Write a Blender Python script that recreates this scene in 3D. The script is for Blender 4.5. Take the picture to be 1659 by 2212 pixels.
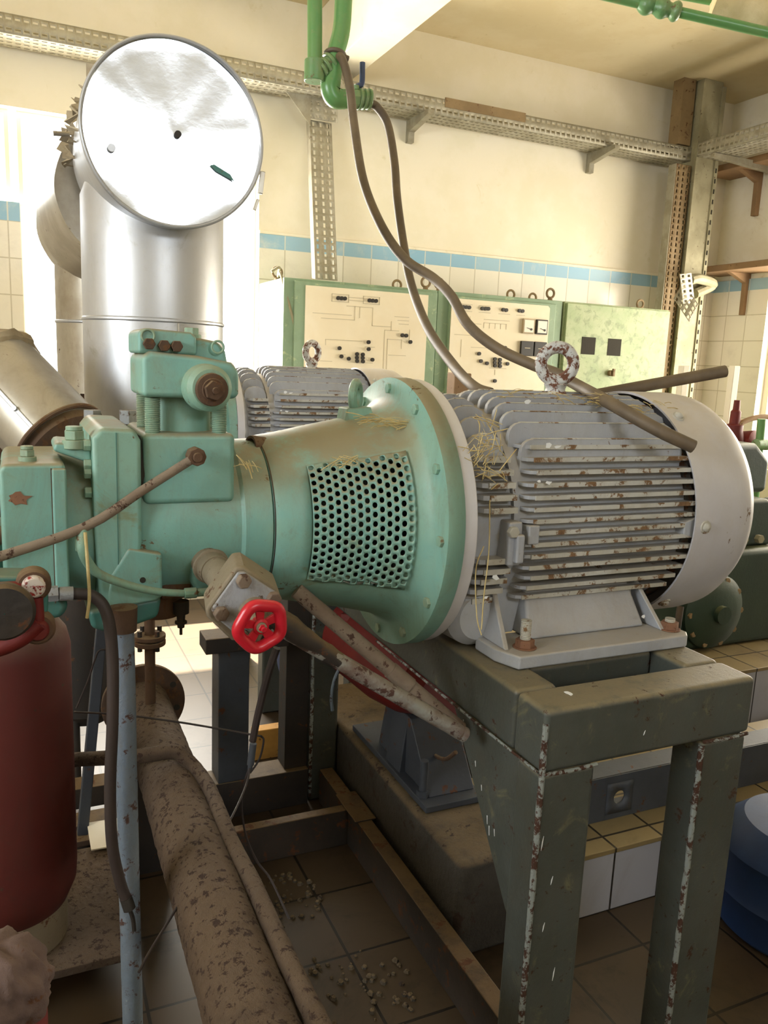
import bpy, math, random
import numpy as np
from mathutils import Vector, Matrix, Euler, Quaternion
for o in list(bpy.data.objects): bpy.data.objects.remove(o)
SC = bpy.context.scene
COL = SC.collection
random.seed(7)
PI = math.pi
# ------------------------------------------------------------------ camera
CX, CY, F = 829.5, 1106.0, 1735.43
RM = np.array([[0.91185928, -0.40837096, 0.041783], [-0.03675237, -0.18259099, -0.9825018], [0.4088544, 0.89436776, -0.18150589]])
EYE = Vector((0, 0, 1.5))
cam = bpy.data.cameras.new('camera')
cam_o = bpy.data.objects.new('camera', cam); COL.objects.link(cam_o)
rt, dn, fw = Vector(RM[0]), Vector(RM[1]), Vector(RM[2])
M = Matrix((rt, -dn, -fw)).transposed().to_4x4(); M.translation = EYE
cam_o.matrix_world = M
cam.sensor_fit = 'VERTICAL'; cam.sensor_height = 24.0; cam.lens = F / 2212 * 24.0
cam.clip_start = 0.02
SC.camera = cam_o

def U(px, py, **k):
    """point where the sight line of a photograph pixel meets a real plane x=, y= or z="""
    d = RM.T @ np.array([px - CX, py - CY, F])
    a, v = list(k.items())[0]; i = 'xyz'.index(a)
    w = d * ((v - (1.5 if a == 'z' else 0)) / d[i]); w[2] += 1.5
    return Vector([float(q) for q in w])

# ------------------------------------------------------------------ world, light, exposure
W = bpy.data.worlds.new('world'); SC.world = W; W.use_nodes = True
nt = W.node_tree
bg = nt.nodes['Background']; bg.inputs[0].default_value = (0.92, 0.96, 1.0, 1); bg.inputs[1].default_value = 3.5

def area(name, loc, target, sx, sy, power, color, spread=180):
    l = bpy.data.lights.new(name, 'AREA'); l.shape = 'RECTANGLE'; l.size = sx; l.size_y = sy
    l.energy = power; l.color = color; l.spread = math.radians(spread)
    o = bpy.data.objects.new(name, l); COL.objects.link(o); o.location = loc
    o.rotation_euler = (Vector(target) - Vector(loc)).to_track_quat('-Z', 'Y').to_euler()
    return o
area('daylight_back_window', (0.5, 5.2, 1.85), (0.5, 0, 1.5), 1.5, 1.7, 125, (1.0, 0.93, 0.80))
area('daylight_right_window', (5.35, 3.1, 1.7), (0, 3.0, 1.9), 2.3, 1.5, 95, (1.0, 0.86, 0.62))
area('added_front_fill', (1.2, -2.9, 2.95), (0.6, 2.1, 2.2), 1.1, 0.6, 9, (0.88, 0.94, 1.0), 110)  # added lamp out of view: fill, and a bright highlight on the duct cap
area('daylight_left_window', (-2.9, 0.6, 2.3), (1.0, 2.2, 2.2), 1.8, 1.2, 26, (0.90, 0.96, 1.0), 110)
sun = bpy.data.lights.new('sun', 'SUN'); sun.energy = 34; sun.angle = math.radians(1.0); sun.color = (1.0, 0.88, 0.68)
sun_o = bpy.data.objects.new('sun', sun); COL.objects.link(sun_o)
sun_o.rotation_euler = Vector((0.06, -0.50, -1.0)).to_track_quat('-Z', 'Y').to_euler()
SC.view_settings.view_transform = 'Standard'; SC.view_settings.look = 'None'
SC.view_settings.gamma = 1.0; SC.view_settings.use_curve_mapping = False
SC.view_settings.exposure = 0.66

# ------------------------------------------------------------------ materials
def lin(h):
    h = h.lstrip('#'); c = [int(h[i:i + 2], 16) / 255 for i in (0, 2, 4)]
    return tuple((v / 12.92 if v <= 0.04045 else ((v + 0.055) / 1.055) ** 2.4) for v in c) + (1,)
MATS = {}
def nd(t, typ, **kw):
    n = t.nodes.new(typ)
    for k, v in kw.items():
        if k.startswith('i_'):
            key = k[2:]; key = int(key) if key.isdigit() else key.replace('_', ' ')
            n.inputs[key].default_value = v
        else: setattr(n, k, v)
    return n
def noise(t, co, scale, detail=4, rough=0.6, dist=0.0):
    n = nd(t, 'ShaderNodeTexNoise'); n.inputs['Scale'].default_value = scale
    n.inputs['Detail'].default_value = detail; n.inputs['Roughness'].default_value = rough
    n.inputs['Distortion'].default_value = dist
    t.links.new(co, n.inputs['Vector']); return n.outputs['Fac']
def ramp(t, fac, a, b):
    n = nd(t, 'ShaderNodeMapRange'); n.interpolation_type = 'SMOOTHSTEP'
    n.inputs['From Min'].default_value = a; n.inputs['From Max'].default_value = b
    t.links.new(fac, n.inputs['Value']); return n.outputs['Result']
def mixc(t, fac, a, b):
    n = nd(t, 'ShaderNodeMix', data_type='RGBA')
    for s, v in ((0, fac), (6, a), (7, b)):
        if isinstance(v, (tuple, float)): n.inputs[s].default_value = v
        else: t.links.new(v, n.inputs[s])
    return n.outputs[2]
def mul(t, a, b):
    n = nd(t, 'ShaderNodeMath', operation='MULTIPLY')
    for i, v in enumerate((a, b)):
        if isinstance(v, float): n.inputs[i].default_value = v
        else: t.links.new(v, n.inputs[i])
    return n.outputs[0]
def mat(name, base, rough=0.6, metal=0.0, var='', rust=0.0, rustcol='#6b4326', rscale=22, dust=0.0, dustcol='#8f8064',
        bump=0.15, bscale=60, big=3.0, stain=None, stainamt=0.0, spec=0.5, grime=0.0, grimecol='#6e6047', bdist=0.004):
    m = bpy.data.materials.new(name); m.use_nodes = True; t = m.node_tree
    b = t.nodes['Principled BSDF']; tc = nd(t, 'ShaderNodeTexCoord'); co = tc.outputs['Object']
    c = lin(base)
    if var: c = mixc(t, ramp(t, noise(t, co, big, 5, 0.65), 0.38, 0.62), c, lin(var))
    if stain and stainamt: c = mixc(t, ramp(t, noise(t, co, big * 2.3 + 1, 6, 0.7, 0.6), 0.66 - stainamt * 0.3, 0.78 - stainamt * 0.2), c, lin(stain))
    if grime:
        gm = nd(t, 'ShaderNodeMapping'); gm.inputs['Scale'].default_value = (1, 1, 0.3); t.links.new(co, gm.inputs[0])
        c = mixc(t, mul(t, ramp(t, noise(t, gm.outputs[0], 14, 9, 0.78, 0.8), 0.42, 0.74), float(grime)), c, lin(grimecol))
        c = mixc(t, mul(t, ramp(t, noise(t, co, 55, 4, 0.8), 0.55, 0.7), float(grime) * 0.5), c, lin(grimecol))
    if dust:
        g = nd(t, 'ShaderNodeNewGeometry'); s = nd(t, 'ShaderNodeSeparateXYZ'); t.links.new(g.outputs['Normal'], s.inputs[0])
        up = ramp(t, s.outputs[2], 0.1, 0.85)
        dm = mul(t, mul(t, up, ramp(t, noise(t, co, 9, 6, 0.75), 0.2, 0.55)), float(dust))
        c = mixc(t, dm, c, lin(dustcol))
    if rust:
        rn = noise(t, co, rscale, 8, 0.72, 0.3)
        rm = ramp(t, rn, 0.68 - rust * 0.28, 0.71 - rust * 0.24)
        c = mixc(t, rm, c, mixc(t, noise(t, co, rscale * 3, 3), lin(rustcol), lin('#3a2416')))
        ro = nd(t, 'ShaderNodeMapRange'); ro.inputs['To Min'].default_value = rough; ro.inputs['To Max'].default_value = 0.9
        t.links.new(rm, ro.inputs['Value']); t.links.new(ro.outputs[0], b.inputs['Roughness'])
        if metal:
            me = nd(t, 'ShaderNodeMapRange'); me.inputs['To Min'].default_value = metal; me.inputs['To Max'].default_value = 0.0
            t.links.new(rm, me.inputs['Value']); t.links.new(me.outputs[0], b.inputs['Metallic'])
    else: b.inputs['Roughness'].default_value = rough
    if not (rust and metal): b.inputs['Metallic'].default_value = metal
    if isinstance(c, tuple): b.inputs['Base Color'].default_value = c
    else: t.links.new(c, b.inputs['Base Color'])
    b.inputs['Specular IOR Level'].default_value = spec
    if bump:
        bn = nd(t, 'ShaderNodeBump'); bn.inputs['Strength'].default_value = bump; bn.inputs['Distance'].default_value = bdist
        t.links.new(noise(t, co, bscale, 6, 0.7), bn.inputs['Height']); t.links.new(bn.outputs[0], b.inputs['Normal'])
    MATS[name] = m; return m
def tilemat(name, c1, c2, grout, w, h, axes, offset=(0, 0), rough=0.3, gw=0.004, stain='#7a6b50', sa=0.3, brickoff=0.0, bump=0.3):
    m = bpy.data.materials.new(name); m.use_nodes = True; t = m.node_tree; b = t.nodes['Principled BSDF']
    tc = nd(t, 'ShaderNodeTexCoord'); s = nd(t, 'ShaderNodeSeparateXYZ'); t.links.new(tc.outputs['Object'], s.inputs[0])
    cb = nd(t, 'ShaderNodeCombineXYZ')
    t.links.new(s.outputs['xyz'.index(axes[0])], cb.inputs[0]); t.links.new(s.outputs['xyz'.index(axes[1])], cb.inputs[1])
    mp = nd(t, 'ShaderNodeMapping'); mp.inputs['Location'].default_value = (offset[0], offset[1], 0)
    t.links.new(cb.outputs[0], mp.inputs[0])
    br = nd(t, 'ShaderNodeTexBrick'); br.offset = brickoff; br.squash = 1.0
    br.inputs['Scale'].default_value = 1.0; br.inputs['Brick Width'].default_value = w; br.inputs['Row Height'].default_value = h
    br.inputs['Mortar Size'].default_value = gw; br.inputs['Mortar Smooth'].default_value = 0.1
    br.inputs['Color1'].default_value = lin(c1); br.inputs['Color2'].default_value = lin(c2); br.inputs['Mortar'].default_value = lin(grout)
    t.links.new(mp.outputs[0], br.inputs['Vector'])
    c = br.outputs['Color']; co = tc.outputs['Object']
    if sa: c = mixc(t, mul(t, ramp(t, noise(t, co, 3.0, 7, 0.75, 0.5), 0.5, 0.75), float(sa)), c, lin(stain))
    t.links.new(c, b.inputs['Base Color']); b.inputs['Roughness'].default_value = rough
    bn = nd(t, 'ShaderNodeBump'); bn.inputs['Strength'].default_value = bump; bn.inputs['Distance'].default_value = 0.003; bn.invert = True
    t.links.new(br.outputs['Fac'], bn.inputs['Height']); t.links.new(bn.outputs[0], b.inputs['Normal'])
    MATS[name] = m; return m

mat('paint_wall', '#f0e9d6', 0.85, var='#e9e0c8', stain='#d8ccae', stainamt=0.3, bump=0.1, bscale=25)
mat('paint_wall_upper', '#ebe3cf', 0.85, var='#e6dec6', stain='#ddd3b4', stainamt=0.15, bump=0.1, bscale=25)
mat('ceiling_paint', '#d9cba6', 0.9, var='#d4c49c', stain='#c6b488', stainamt=0.2, bump=0.12, bscale=18)
tilemat('wall_tile', '#eee8da', '#e9e2d2', '#c9c0ab', 0.19, 0.19, 'xz', (0.02, 0.12), 0.25, 0.0035, sa=0.15)
tilemat('wall_tile_side', '#eee8da', '#e9e2d2', '#c9c0ab', 0.19, 0.19, 'yz', (0.02, 0.12), 0.25, 0.0035, sa=0.15)
tilemat('blue_tile', '#8fb9d4', '#a4c4d6', '#cfd3cc', 0.19, 0.30, 'xz', (0.02, 0.0), 0.25, 0.004, stain='#dcdcd2', sa=0.75)
tilemat('blue_tile_side', '#8fb2c4', '#a6c0ca', '#cfd3cc', 0.19, 0.30, 'yz', (0.02, 0.0), 0.3, 0.004, stain='#dcdcd2', sa=0.8)
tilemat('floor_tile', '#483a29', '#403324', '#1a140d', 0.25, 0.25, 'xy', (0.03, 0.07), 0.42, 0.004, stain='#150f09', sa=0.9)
tilemat('plinth_tile', '#a5a5ab', '#9d9da4', '#1c1a18', 0.17, 0.4, 'xz', (0.04, 0.0), 0.35, 0.0035, stain='#80796c', sa=0.3)
tilemat('plinth_tile_top', '#84734f', '#7a6a49', '#2a241a', 0.17, 0.17, 'xy', (0.04, 0.01), 0.4, 0.004, stain='#4a3a26', sa=0.6)
mat('motor_grey', '#a9acb1', 0.5, var='#9c9fa5', rust=0.14, rscale=18, rustcol='#8a6c4e', dust=0.55, dustcol='#a5967a', bump=0.25, grime=0.35, grimecol='#8c8474')
mat('motor_edge', '#bcbcb6', 0.5, var='#a8a496', rust=0.55, rscale=22, rustcol='#96744e', bump=0.25, grime=0.4, grimecol='#8c8068')
mat('motor_cowl', '#c2c0c2', 0.42, var='#b9b7ba', rust=0.16, rscale=9, rustcol='#8d7254', dust=0.35, dustcol='#b8ab8e', bump=0.08, grime=0.18, grimecol='#a39a88')
mat('motor_dark', '#5b564e', 0.8, var='#3b352c', rust=0.5, bump=0.5)
mat('eye_paint', '#b5b6b4', 0.5, rust=0.72, rscale=28, rustcol='#7a4a32', bump=0.3)
mat('pump_green', '#74a59b', 0.5, var='#80a695', big=4, rust=0.16, rscale=12, rustcol='#84704c', dust=0.95, dustcol='#8b8064', stain='#7b8a6c', stainamt=0.35, bump=0.12, grime=0.45, grimecol='#72745a')
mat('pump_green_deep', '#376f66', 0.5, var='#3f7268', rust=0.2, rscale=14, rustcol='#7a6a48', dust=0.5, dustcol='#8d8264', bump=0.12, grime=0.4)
mat('pump_green_worn', '#7ba592', 0.55, var='#889f86', rust=0.28, rscale=18, rustcol='#84603c', dust=0.4, bump=0.25, grime=0.6, grimecol='#77694e')
mat('rust_brown', '#5f4632', 0.85, var='#473425', rust=0.5, rscale=30, rustcol='#74512f', bump=0.6, dust=0.5, dustcol='#8a7350')
mat('rust_pipe', '#5c4936', 0.85, var='#48382a', rust=0.5, rscale=60, rustcol='#3d2a1d', bump=1.0, bdist=0.014, bscale=48, dust=0.4, dustcol='#7f6a52')
mat('rust_tube', '#857767', 0.75, var='#6d5a4a', rust=0.4, rscale=30, rustcol='#4c3427', bump=0.6)
mat('black_steel', '#26221f', 0.7, var='#332a22', rust=0.3, bump=0.3, dust=0.6, dustcol='#7d6440')
mat('rail_steel', '#3a3027', 0.75, var='#2a241e', rust=0.4, bump=0.3, dust=0.9, dustcol='#6b5434')
mat('bluegrey_steel', '#3f4349', 0.55, var='#34373d', rust=0.25, bump=0.2)
mat('stand_grey', '#4a4e49', 0.5, var='#41453f', big=5, rust=0.26, rscale=26, rustcol='#4a2f20', dust=0.7, dustcol='#86785a', stain='#6e6a52', stainamt=0.3, bump=0.3, bscale=90, grime=0.4, grimecol='#4c4436')
mat('weld', '#878d88', 0.45, rust=0.75, rscale=45, rustcol='#4a2a1a', bump=0.8, bscale=120)
mat('white_splash', '#e4e6e6', 0.6, bump=0)
mat('duct_alu', '#bfc0c2', 0.42, metal=0.65, var='#b4b6ba', big=2.0, stain='#9a968c', stainamt=0.25, bump=0.06, bscale=14, grime=0.25, grimecol='#9a958a')
mat('duct_cap', '#c6c9ce', 0.12, metal=0.8, var='#c2c5ca', big=3.0, stain='#a5a8ac', stainamt=0.2, bump=0.05, bscale=12, grime=0.2, grimecol='#a8a8a8')
mat('duct_wool', '#8c7a5e', 0.95, var='#b5a78c', bump=1.0, bscale=40)
mat('duct_dull', '#b3ada0', 0.38, metal=0.7, var='#9c9282', big=4, rust=0.12, bump=0.1, bscale=20, grime=0.4, grimecol='#8f8674')
mat('cabinet_green', '#8aa286', 0.5, var='#80997c', big=6, stain='#b9c49a', stainamt=0.3, bump=0.05, grime=0.2, grimecol='#8a9274')
mat('cabinet_green_pale', '#a6b088', 0.55, var='#98a87c', big=7, stain='#808f6a', stainamt=0.6, bump=0.08)
mat('cabinet_side', '#e0d0a8', 0.6, var='#d6c398', bump=0.05)
mat('panel_cream', '#ece2ca', 0.6, var='#e8dcc0', bump=0.03)
mat('panel_line', '#c6bb9f', 0.7, bump=0)
mat('black_plastic', '#2b2723', 0.5, bump=0.05)
mat('dark_hole', '#2e2a20', 0.9, bump=0.3)
mat('meter_face', '#ece6d6', 0.3, bump=0)
mat('meter_frame', '#b3a284', 0.5, bump=0)
mat('tray_zinc', '#a8a392', 0.55, metal=0.4, var='#97917e', big=9, rust=0.1, rustcol='#7a6a50', bump=0.1, grime=0.3)
mat('tray_brown', '#8a7452', 0.7, var='#7a6546', rust=0.3, bump=0.15)
mat('column_zinc', '#a39c80', 0.65, metal=0.2, var='#8e876c', big=5, rust=0.2, rustcol='#84745a', bump=0.1)
mat('shelf_brown', '#9a7a58', 0.75, var='#876a4a', rust=0.2, bump=0.15)
mat('pipe_green', '#5a8c52', 0.3, var='#668e56', big=9, stain='#7a8a5a', stainamt=0.3, bump=0.08)
mat('valve_green', '#5d8a58', 0.3, var='#7f8a60', rust=0.3, rscale=40, rustcol='#8a7a58', bump=0.3)
mat('valve_blue', '#33405e', 0.45, bump=0.05)
mat('cable_brown', '#594c3c', 0.6, var='#675844', big=8, bump=0.1)
mat('cable_black', '#3a2f2b', 0.6, var='#2c2422', bump=0.15)
mat('foam', '#d8c9a2', 0.95, var='#c2b184', bump=0.8, bscale=30)
mat('red_enamel', '#c41c2a', 0.28, var='#c02030', rust=0.12, rscale=30, rustcol='#5a4040', bump=0.08)
mat('red_dull', '#6c1711', 0.6, var='#5a120c', rust=0.1, bump=0.15)
mat('red_tank', '#571a12', 0.72, var='#4d150d', big=2, rust=0.14, rscale=9, rustcol='#4b4434', dust=0.9, dustcol='#6e5c4a', bump=0.1, grime=0.3, grimecol='#3a2a20')
mat('red_chip', '#c8bdb2', 0.6, rust=0.6, rscale=60, rustcol='#b4231c', bump=0.3)
mat('crumbly', '#6a5750', 0.95, var='#4f3f3a', rust=0.3, rscale=20, bump=1.0, bscale=60)
mat('valve_silver', '#a4a9b0', 0.5, var='#8f9090', rust=0.35, rscale=20, rustcol='#6a5640', bump=0.6, bscale=80, dust=0.6, dustcol='#84755a', grime=0.5)
mat('valve_body', '#877b66', 0.7, var='#766a56', rust=0.35, rscale=30, bump=0.5, grime=0.4)
mat('greypipe', '#727f8c', 0.5, var='#64707c', rust=0.42, rscale=38, rustcol='#5a4038', bump=0.7, bscale=90, grime=0.4)
mat('peeling_pipe', '#8f9089', 0.55, var='#6d5a50', big=12, rust=0.6, rscale=26, rustcol='#5a4038', bump=0.6, dust=0.5, dustcol='#7a6a58')
mat('concrete', '#454038', 0.9, var='#37322b', rust=0.35, rscale=14, rustcol='#3a3128', dust=0.4, dustcol='#94794e', bump=1.0, bdist=0.012, bscale=32, grime=0.4, grimecol='#3a342b')
mat('straw', '#b5a06a', 0.8, var='#cbb985', big=20, bump=0)
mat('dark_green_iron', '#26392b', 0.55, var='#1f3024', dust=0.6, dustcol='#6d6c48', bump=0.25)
mat('blue_drum', '#122a4e', 0.6, var='#183661', bump=0.1)
mat('window_frame', '#f0e8d4', 0.6, bump=0.1)
mat('curtain', '#e3b880', 0.8, bump=0.1)
mat('wood_amber', '#c99648', 0.7, var='#a87a38', rust=0.3, bump=0.2)
mat('bolt_rust', '#8a6248', 0.7, var='#74503a', rust=0.4, rscale=60, bump=0.4)
mat('blue_glass', '#3a4a9a', 0.2, bump=0)
def glassmat():
    m = bpy.data.materials.new('pane_glass'); m.use_nodes = True; t = m.node_tree
    for n in list(t.nodes): t.nodes.remove(n)
    o = nd(t, 'ShaderNodeOutputMaterial'); mx = nd(t, 'ShaderNodeMixShader'); tr = nd(t, 'ShaderNodeBsdfTransparent'); gl = nd(t, 'ShaderNodeBsdfGlossy')
    gl.inputs['Roughness'].default_value = 0.05; mx.inputs[0].default_value = 0.05
    t.links.new(tr.outputs[0], mx.inputs[1]); t.links.new(gl.outputs[0], mx.inputs[2]); t.links.new(mx.outputs[0], o.inputs[0])
    MATS['pane_glass'] = m
glassmat()

# ------------------------------------------------------------------ mesh helpers
def V(*a): return Vector(a[0]) if len(a) == 1 else Vector(a)
def frame(axis, up=None):
    a = V(axis).normalized()
    u = V(up) if up is not None else (Vector((0, 0, 1)) if abs(a.z) < 0.9 else Vector((1, 0, 0)))
    s = a.cross(u).normalized(); u2 = s.cross(a).normalized()
    return a, s, u2
def smooth_path(pts, n=8):
    P = [V(p) for p in pts]
    if len(P) < 3: return P
    E_ = [P[0] * 2 - P[1]] + P + [P[-1] * 2 - P[-2]]; out = []
    for i in range(1, len(E_) - 2):
        p0, p1, p2, p3 = E_[i - 1:i + 3]
        for k in range(n):
            t = k / n
            out.append(0.5 * ((2 * p1) + (p2 - p0) * t + (2 * p0 - 5 * p1 + 4 * p2 - p3) * t * t + (3 * p1 - p0 - 3 * p2 + p3) * t ** 3))
    out.append(P[-1]); return out
class MB:
    def __init__(s): s.v = []; s.f = []; s.m = []; s.mi = 0
    def add(s, vs, fs):
        b = len(s.v); s.v += [tuple(v) for v in vs]
        for f in fs: s.f.append([i + b for i in f]); s.m.append(s.mi)
        return s
    def box(s, a, b):
        x0, x1 = sorted((a[0], b[0])); y0, y1 = sorted((a[1], b[1])); z0, z1 = sorted((a[2], b[2]))
        vs = [(x, y, z) for z in (z0, z1) for y in (y0, y1) for x in (x0, x1)]
        return s.add(vs, [(0, 2, 3, 1), (4, 5, 7, 6), (0, 1, 5, 4), (2, 6, 7, 3), (0, 4, 6, 2), (1, 3, 7, 5)])
    def obox(s, c, axis, up, l, w, h):
        """box centred on c: length l on axis, h on up, w on the third"""
        a, sd, u = frame(axis, up); c = V(c)
        vs = [c + a * (l / 2 * i) + sd * (w / 2 * j) + u * (h / 2 * k) for k in (-1, 1) for j in (-1, 1) for i in (-1, 1)]
        return s.add(vs, [(0, 2, 3, 1), (4, 5, 7, 6), (0, 1, 5, 4), (2, 6, 7, 3), (0, 4, 6, 2), (1, 3, 7, 5)])
    def prism(s, poly, vec):
        n = len(poly); vec = V(vec); vs = [V(p) for p in poly] + [V(p) + vec for p in poly]
        return s.add(vs, [tuple(range(n))[::-1], tuple(range(n, 2 * n))] + [(i, (i + 1) % n, n + (i + 1) % n, n + i) for i in range(n)])
    def cyl(s, p0, p1, r0, r1=None, n=24, caps=True, rot=0.0):
        r1 = r0 if r1 is None else r1; p0, p1 = V(p0), V(p1); a, sd, u = frame(p1 - p0)
        vs = [c + (sd * math.cos(2 * PI * i / n + rot) + u * math.sin(2 * PI * i / n + rot)) * r for c, r in ((p0, r0), (p1, r1)) for i in range(n)]
        fs = [(i, (i + 1) % n, n + (i + 1) % n, n + i) for i in range(n)]
        if caps: fs += [tuple(range(n))[::-1], tuple(range(n, 2 * n))]
        return s.add(vs, fs)
    def hexn(s, p, axis, r, h, rot=0.0):
        p = V(p); return s.cyl(p, p + V(axis).normalized() * h, r, n=6, rot=rot)
    def tube(s, pts, r, n=12, sm=8, caps=True):
        P = smooth_path(pts, sm) if sm else [V(p) for p in pts]
        N = len(P); rf = r if callable(r) else (lambda t: r)
        T = [(P[min(i + 1, N - 1)] - P[max(i - 1, 0)]).normalized() for i in range(N)]
        _, sd, u = frame(T[0]); vs = []
        for i in range(N):
            if i:
                q = T[i - 1].rotation_difference(T[i]); sd = q @ sd; u = q @ u
            rr = rf(i / (N - 1))
            vs += [P[i] + (sd * math.cos(2 * PI * k / n) + u * math.sin(2 * PI * k / n)) * rr for k in range(n)]
        fs = [(i * n + k, i * n + (k + 1) % n, (i + 1) * n + (k + 1) % n, (i + 1) * n + k) for i in range(N - 1) for k in range(n)]
        if caps: fs += [tuple(range(n))[::-1], tuple(range((N - 1) * n, N * n))]
        return s.add(vs, fs)
    def torus(s, c, axis, R, r, n=32, m=12, sy=1.0, rf=None):
        a, sd, u = frame(axis); c = V(c); vs = []
        for i in range(n):
            t = 2 * PI * i / n; RR = R if rf is None else R * rf(t)
            d = sd * math.cos(t) + u * math.sin(t) * sy
            for k in range(m):
                w = 2 * PI * k / m; vs.append(c + d * (RR + r * math.cos(w)) + a * (r * math.sin(w)))
        fs = [(i * m + k, i * m + (k + 1) % m, ((i + 1) % n) * m + (k + 1) % m, ((i + 1) % n) * m + k) for i in range(n) for k in range(m)]
        return s.add(vs, fs)
    def lathe(s, c, axis, prof, n=64, skip=None, up=None, caps=False):
        """prof: list of (distance along axis, radius); skip(i, k) leaves a face out"""
        a, sd, u = frame(axis, up); c = V(c); vs = []
        for d, r in prof:
            vs += [c + a * d + (sd * math.cos(2 * PI * k / n) + u * math.sin(2 * PI * k / n)) * r for k in range(n)]
        fs = [(i * n + k, i * n + (k + 1) % n, (i + 1) * n + (k + 1) % n, (i + 1) * n + k) for i in range(len(prof) - 1) for k in range(n) if not (skip and skip(i, k))]
        if caps: fs += [tuple(range(n))[::-1], tuple(range((len(prof) - 1) * n, len(prof) * n))]
        return s.add(vs, fs)
    def ring(s, c, axis, ro, ri, h, n=48):
        return s.lathe(c, axis, [(0, ri), (0, ro), (h, ro), (h, ri), (0, ri)], n)
    def perf(s, o, u, v, nu, nv, cu, cv, hu, hv):
        """strip of slotted sheet: nu x nv cells, each cell a frame around one slot"""
        o, u, v = V(o), V(u).normalized(), V(v).normalized()
        for i in range(nu):
            for j in range(nv):
                b = o + u * (i * cu) + v * (j * cv); mu, mv = (cu - hu) / 2, (cv - hv) / 2
                q = [b, b + u * cu, b + u * cu + v * cv, b + v * cv]
                h = [b + u * mu + v * mv, b + u * (cu - mu) + v * mv, b + u * (cu - mu) + v * (cv - mv), b + u * mu + v * (cv - mv)]
                s.add(q + h, [(k, (k + 1) % 4, 4 + (k + 1) % 4, 4 + k) for k in range(4)])
        return s
    def build(s, name, m, parent=None, bevel=0.0, seg=2, solid=0.0, sharp=35, disp=0.0, dscale=0.05, sub=0):
        me = bpy.data.meshes.new(name); me.from_pydata(s.v, [], s.f)
        ms = m if isinstance(m, (list, tuple)) else [m]
        for q in ms: me.materials.append(MATS[q])
        for p, k in zip(me.polygons, s.m): p.material_index = min(k, len(ms) - 1)
        me.update()
        import bmesh
        bm = bmesh.new(); bm.from_mesh(me); bmesh.ops.remove_doubles(bm, verts=bm.verts, dist=1e-5)
        bmesh.ops.recalc_face_normals(bm, faces=bm.faces); bm.to_mesh(me); bm.free()
        for p in me.polygons: p.use_smooth = True
        me.set_sharp_from_angle(angle=math.radians(sharp))
        o = bpy.data.objects.new(name, me); COL.objects.link(o)
        if parent is not None: o.parent = parent
        if solid:
            md = o.modifiers.new('solid', 'SOLIDIFY'); md.thickness = solid; md.offset = 0
        if bevel:
            md = o.modifiers.new('bevel', 'BEVEL'); md.width = bevel; md.segments = seg; md.limit_method = 'ANGLE'; md.angle_limit = math.radians(40); md.harden_normals = True
        if sub:
            md = o.modifiers.new('sub', 'SUBSURF'); md.subdivision_type = 'SIMPLE'; md.levels = sub; md.render_levels = sub
        if disp:
            tx = bpy.data.textures.new(name + '_tex', 'CLOUDS'); tx.noise_scale = dscale
            md = o.modifiers.new('disp', 'DISPLACE'); md.texture = tx; md.strength = disp; md.mid_level = 0.5; md.texture_coords = 'GLOBAL'
        return o
ROOTS = []
def tag(o, label=None, cat=None, group=None, kind=None):
    if label: o['label'] = label
    if cat: o['category'] = cat
    if group: o['group'] = group
    if kind: o['kind'] = kind
    if o not in ROOTS: ROOTS.append(o)
    return o
def thing(name, label, cat, group=None):
    e = bpy.data.objects.new(name, None); e.empty_display_size = 0.1; COL.objects.link(e)
    return tag(e, label, cat, group)
def struct(name, mb, m, **k):
    o = mb.build(name, m, **k); return tag(o, kind='structure')
def kids(o): return [c for c in bpy.data.objects if c.parent == o]
def copy_tree(o, parent=None):
    c = o.copy(); COL.objects.link(c); c.parent = parent
    for ch in kids(o): copy_tree(ch, c)
    return c
def settle():
    """put every thing's origin at its base (meshes were drawn in room coordinates)"""
    for r in ROOTS:
        if r.get('kind') == 'structure' or r.location.length > 0: continue
        ms = ([r] if r.type == 'MESH' else [])
        st = [r]
        while st:
            q = st.pop(); k = kids(q); st += k; ms += [z for z in k if z.type == 'MESH']
        pts = [v.co for z in ms for v in z.data.vertices]
        if not pts: continue
        lo = [min(p[i] for p in pts) for i in range(3)]; hi = [max(p[i] for p in pts) for i in range(3)]
        b = Vector(((lo[0] + hi[0]) / 2, (lo[1] + hi[1]) / 2, lo[2]))
        for z in set(z.data for z in ms): z.transform(Matrix.Translation(-b))
        r.location = b
# ================================================================== the room
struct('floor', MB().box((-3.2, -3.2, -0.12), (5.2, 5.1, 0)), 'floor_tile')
struct('ceiling', MB().box((-3.2, -3.2, 3.53), (5.2, 5.1, 3.68)), 'ceiling_paint')
b = MB()
for x0, x1, z0, z1 in ((-3.2, -1.6, 0, 3.53), (-1.6, 0.04, 0, 2.26), (0.04, 1.34, 0, 0.95), (1.34, 5.2, 0, 3.53), (-1.6, 1.34, 2.73, 3.53)):
    b.box((x0, 4.9, z0), (x1, 5.08, z1))
struct('wall_back', b, 'paint_wall_upper')
b = MB()
for y0, y1, z0, z1 in ((-3.2, 1.9, 0, 3.53), (4.36, 4.9, 0, 3.53), (1.9, 4.36, 0, 0.85), (1.9, 4.36, 2.5, 3.53)):
    b.box((5.0, y0, z0), (5.18, y1, z1))
struct('wall_right', b, 'paint_wall')
b = MB()
for y0, y1, z0, z1 in ((-3.2, -0.4, 0, 3.53), (1.6, 4.9, 0, 3.53), (-0.4, 1.6, 0, 1.9), (-0.4, 1.6, 2.8, 3.53)):
    b.box((-3.2, y0, z0), (-3.0, y1, z1))
struct('wall_left', b, 'paint_wall')
b = MB()
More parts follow.
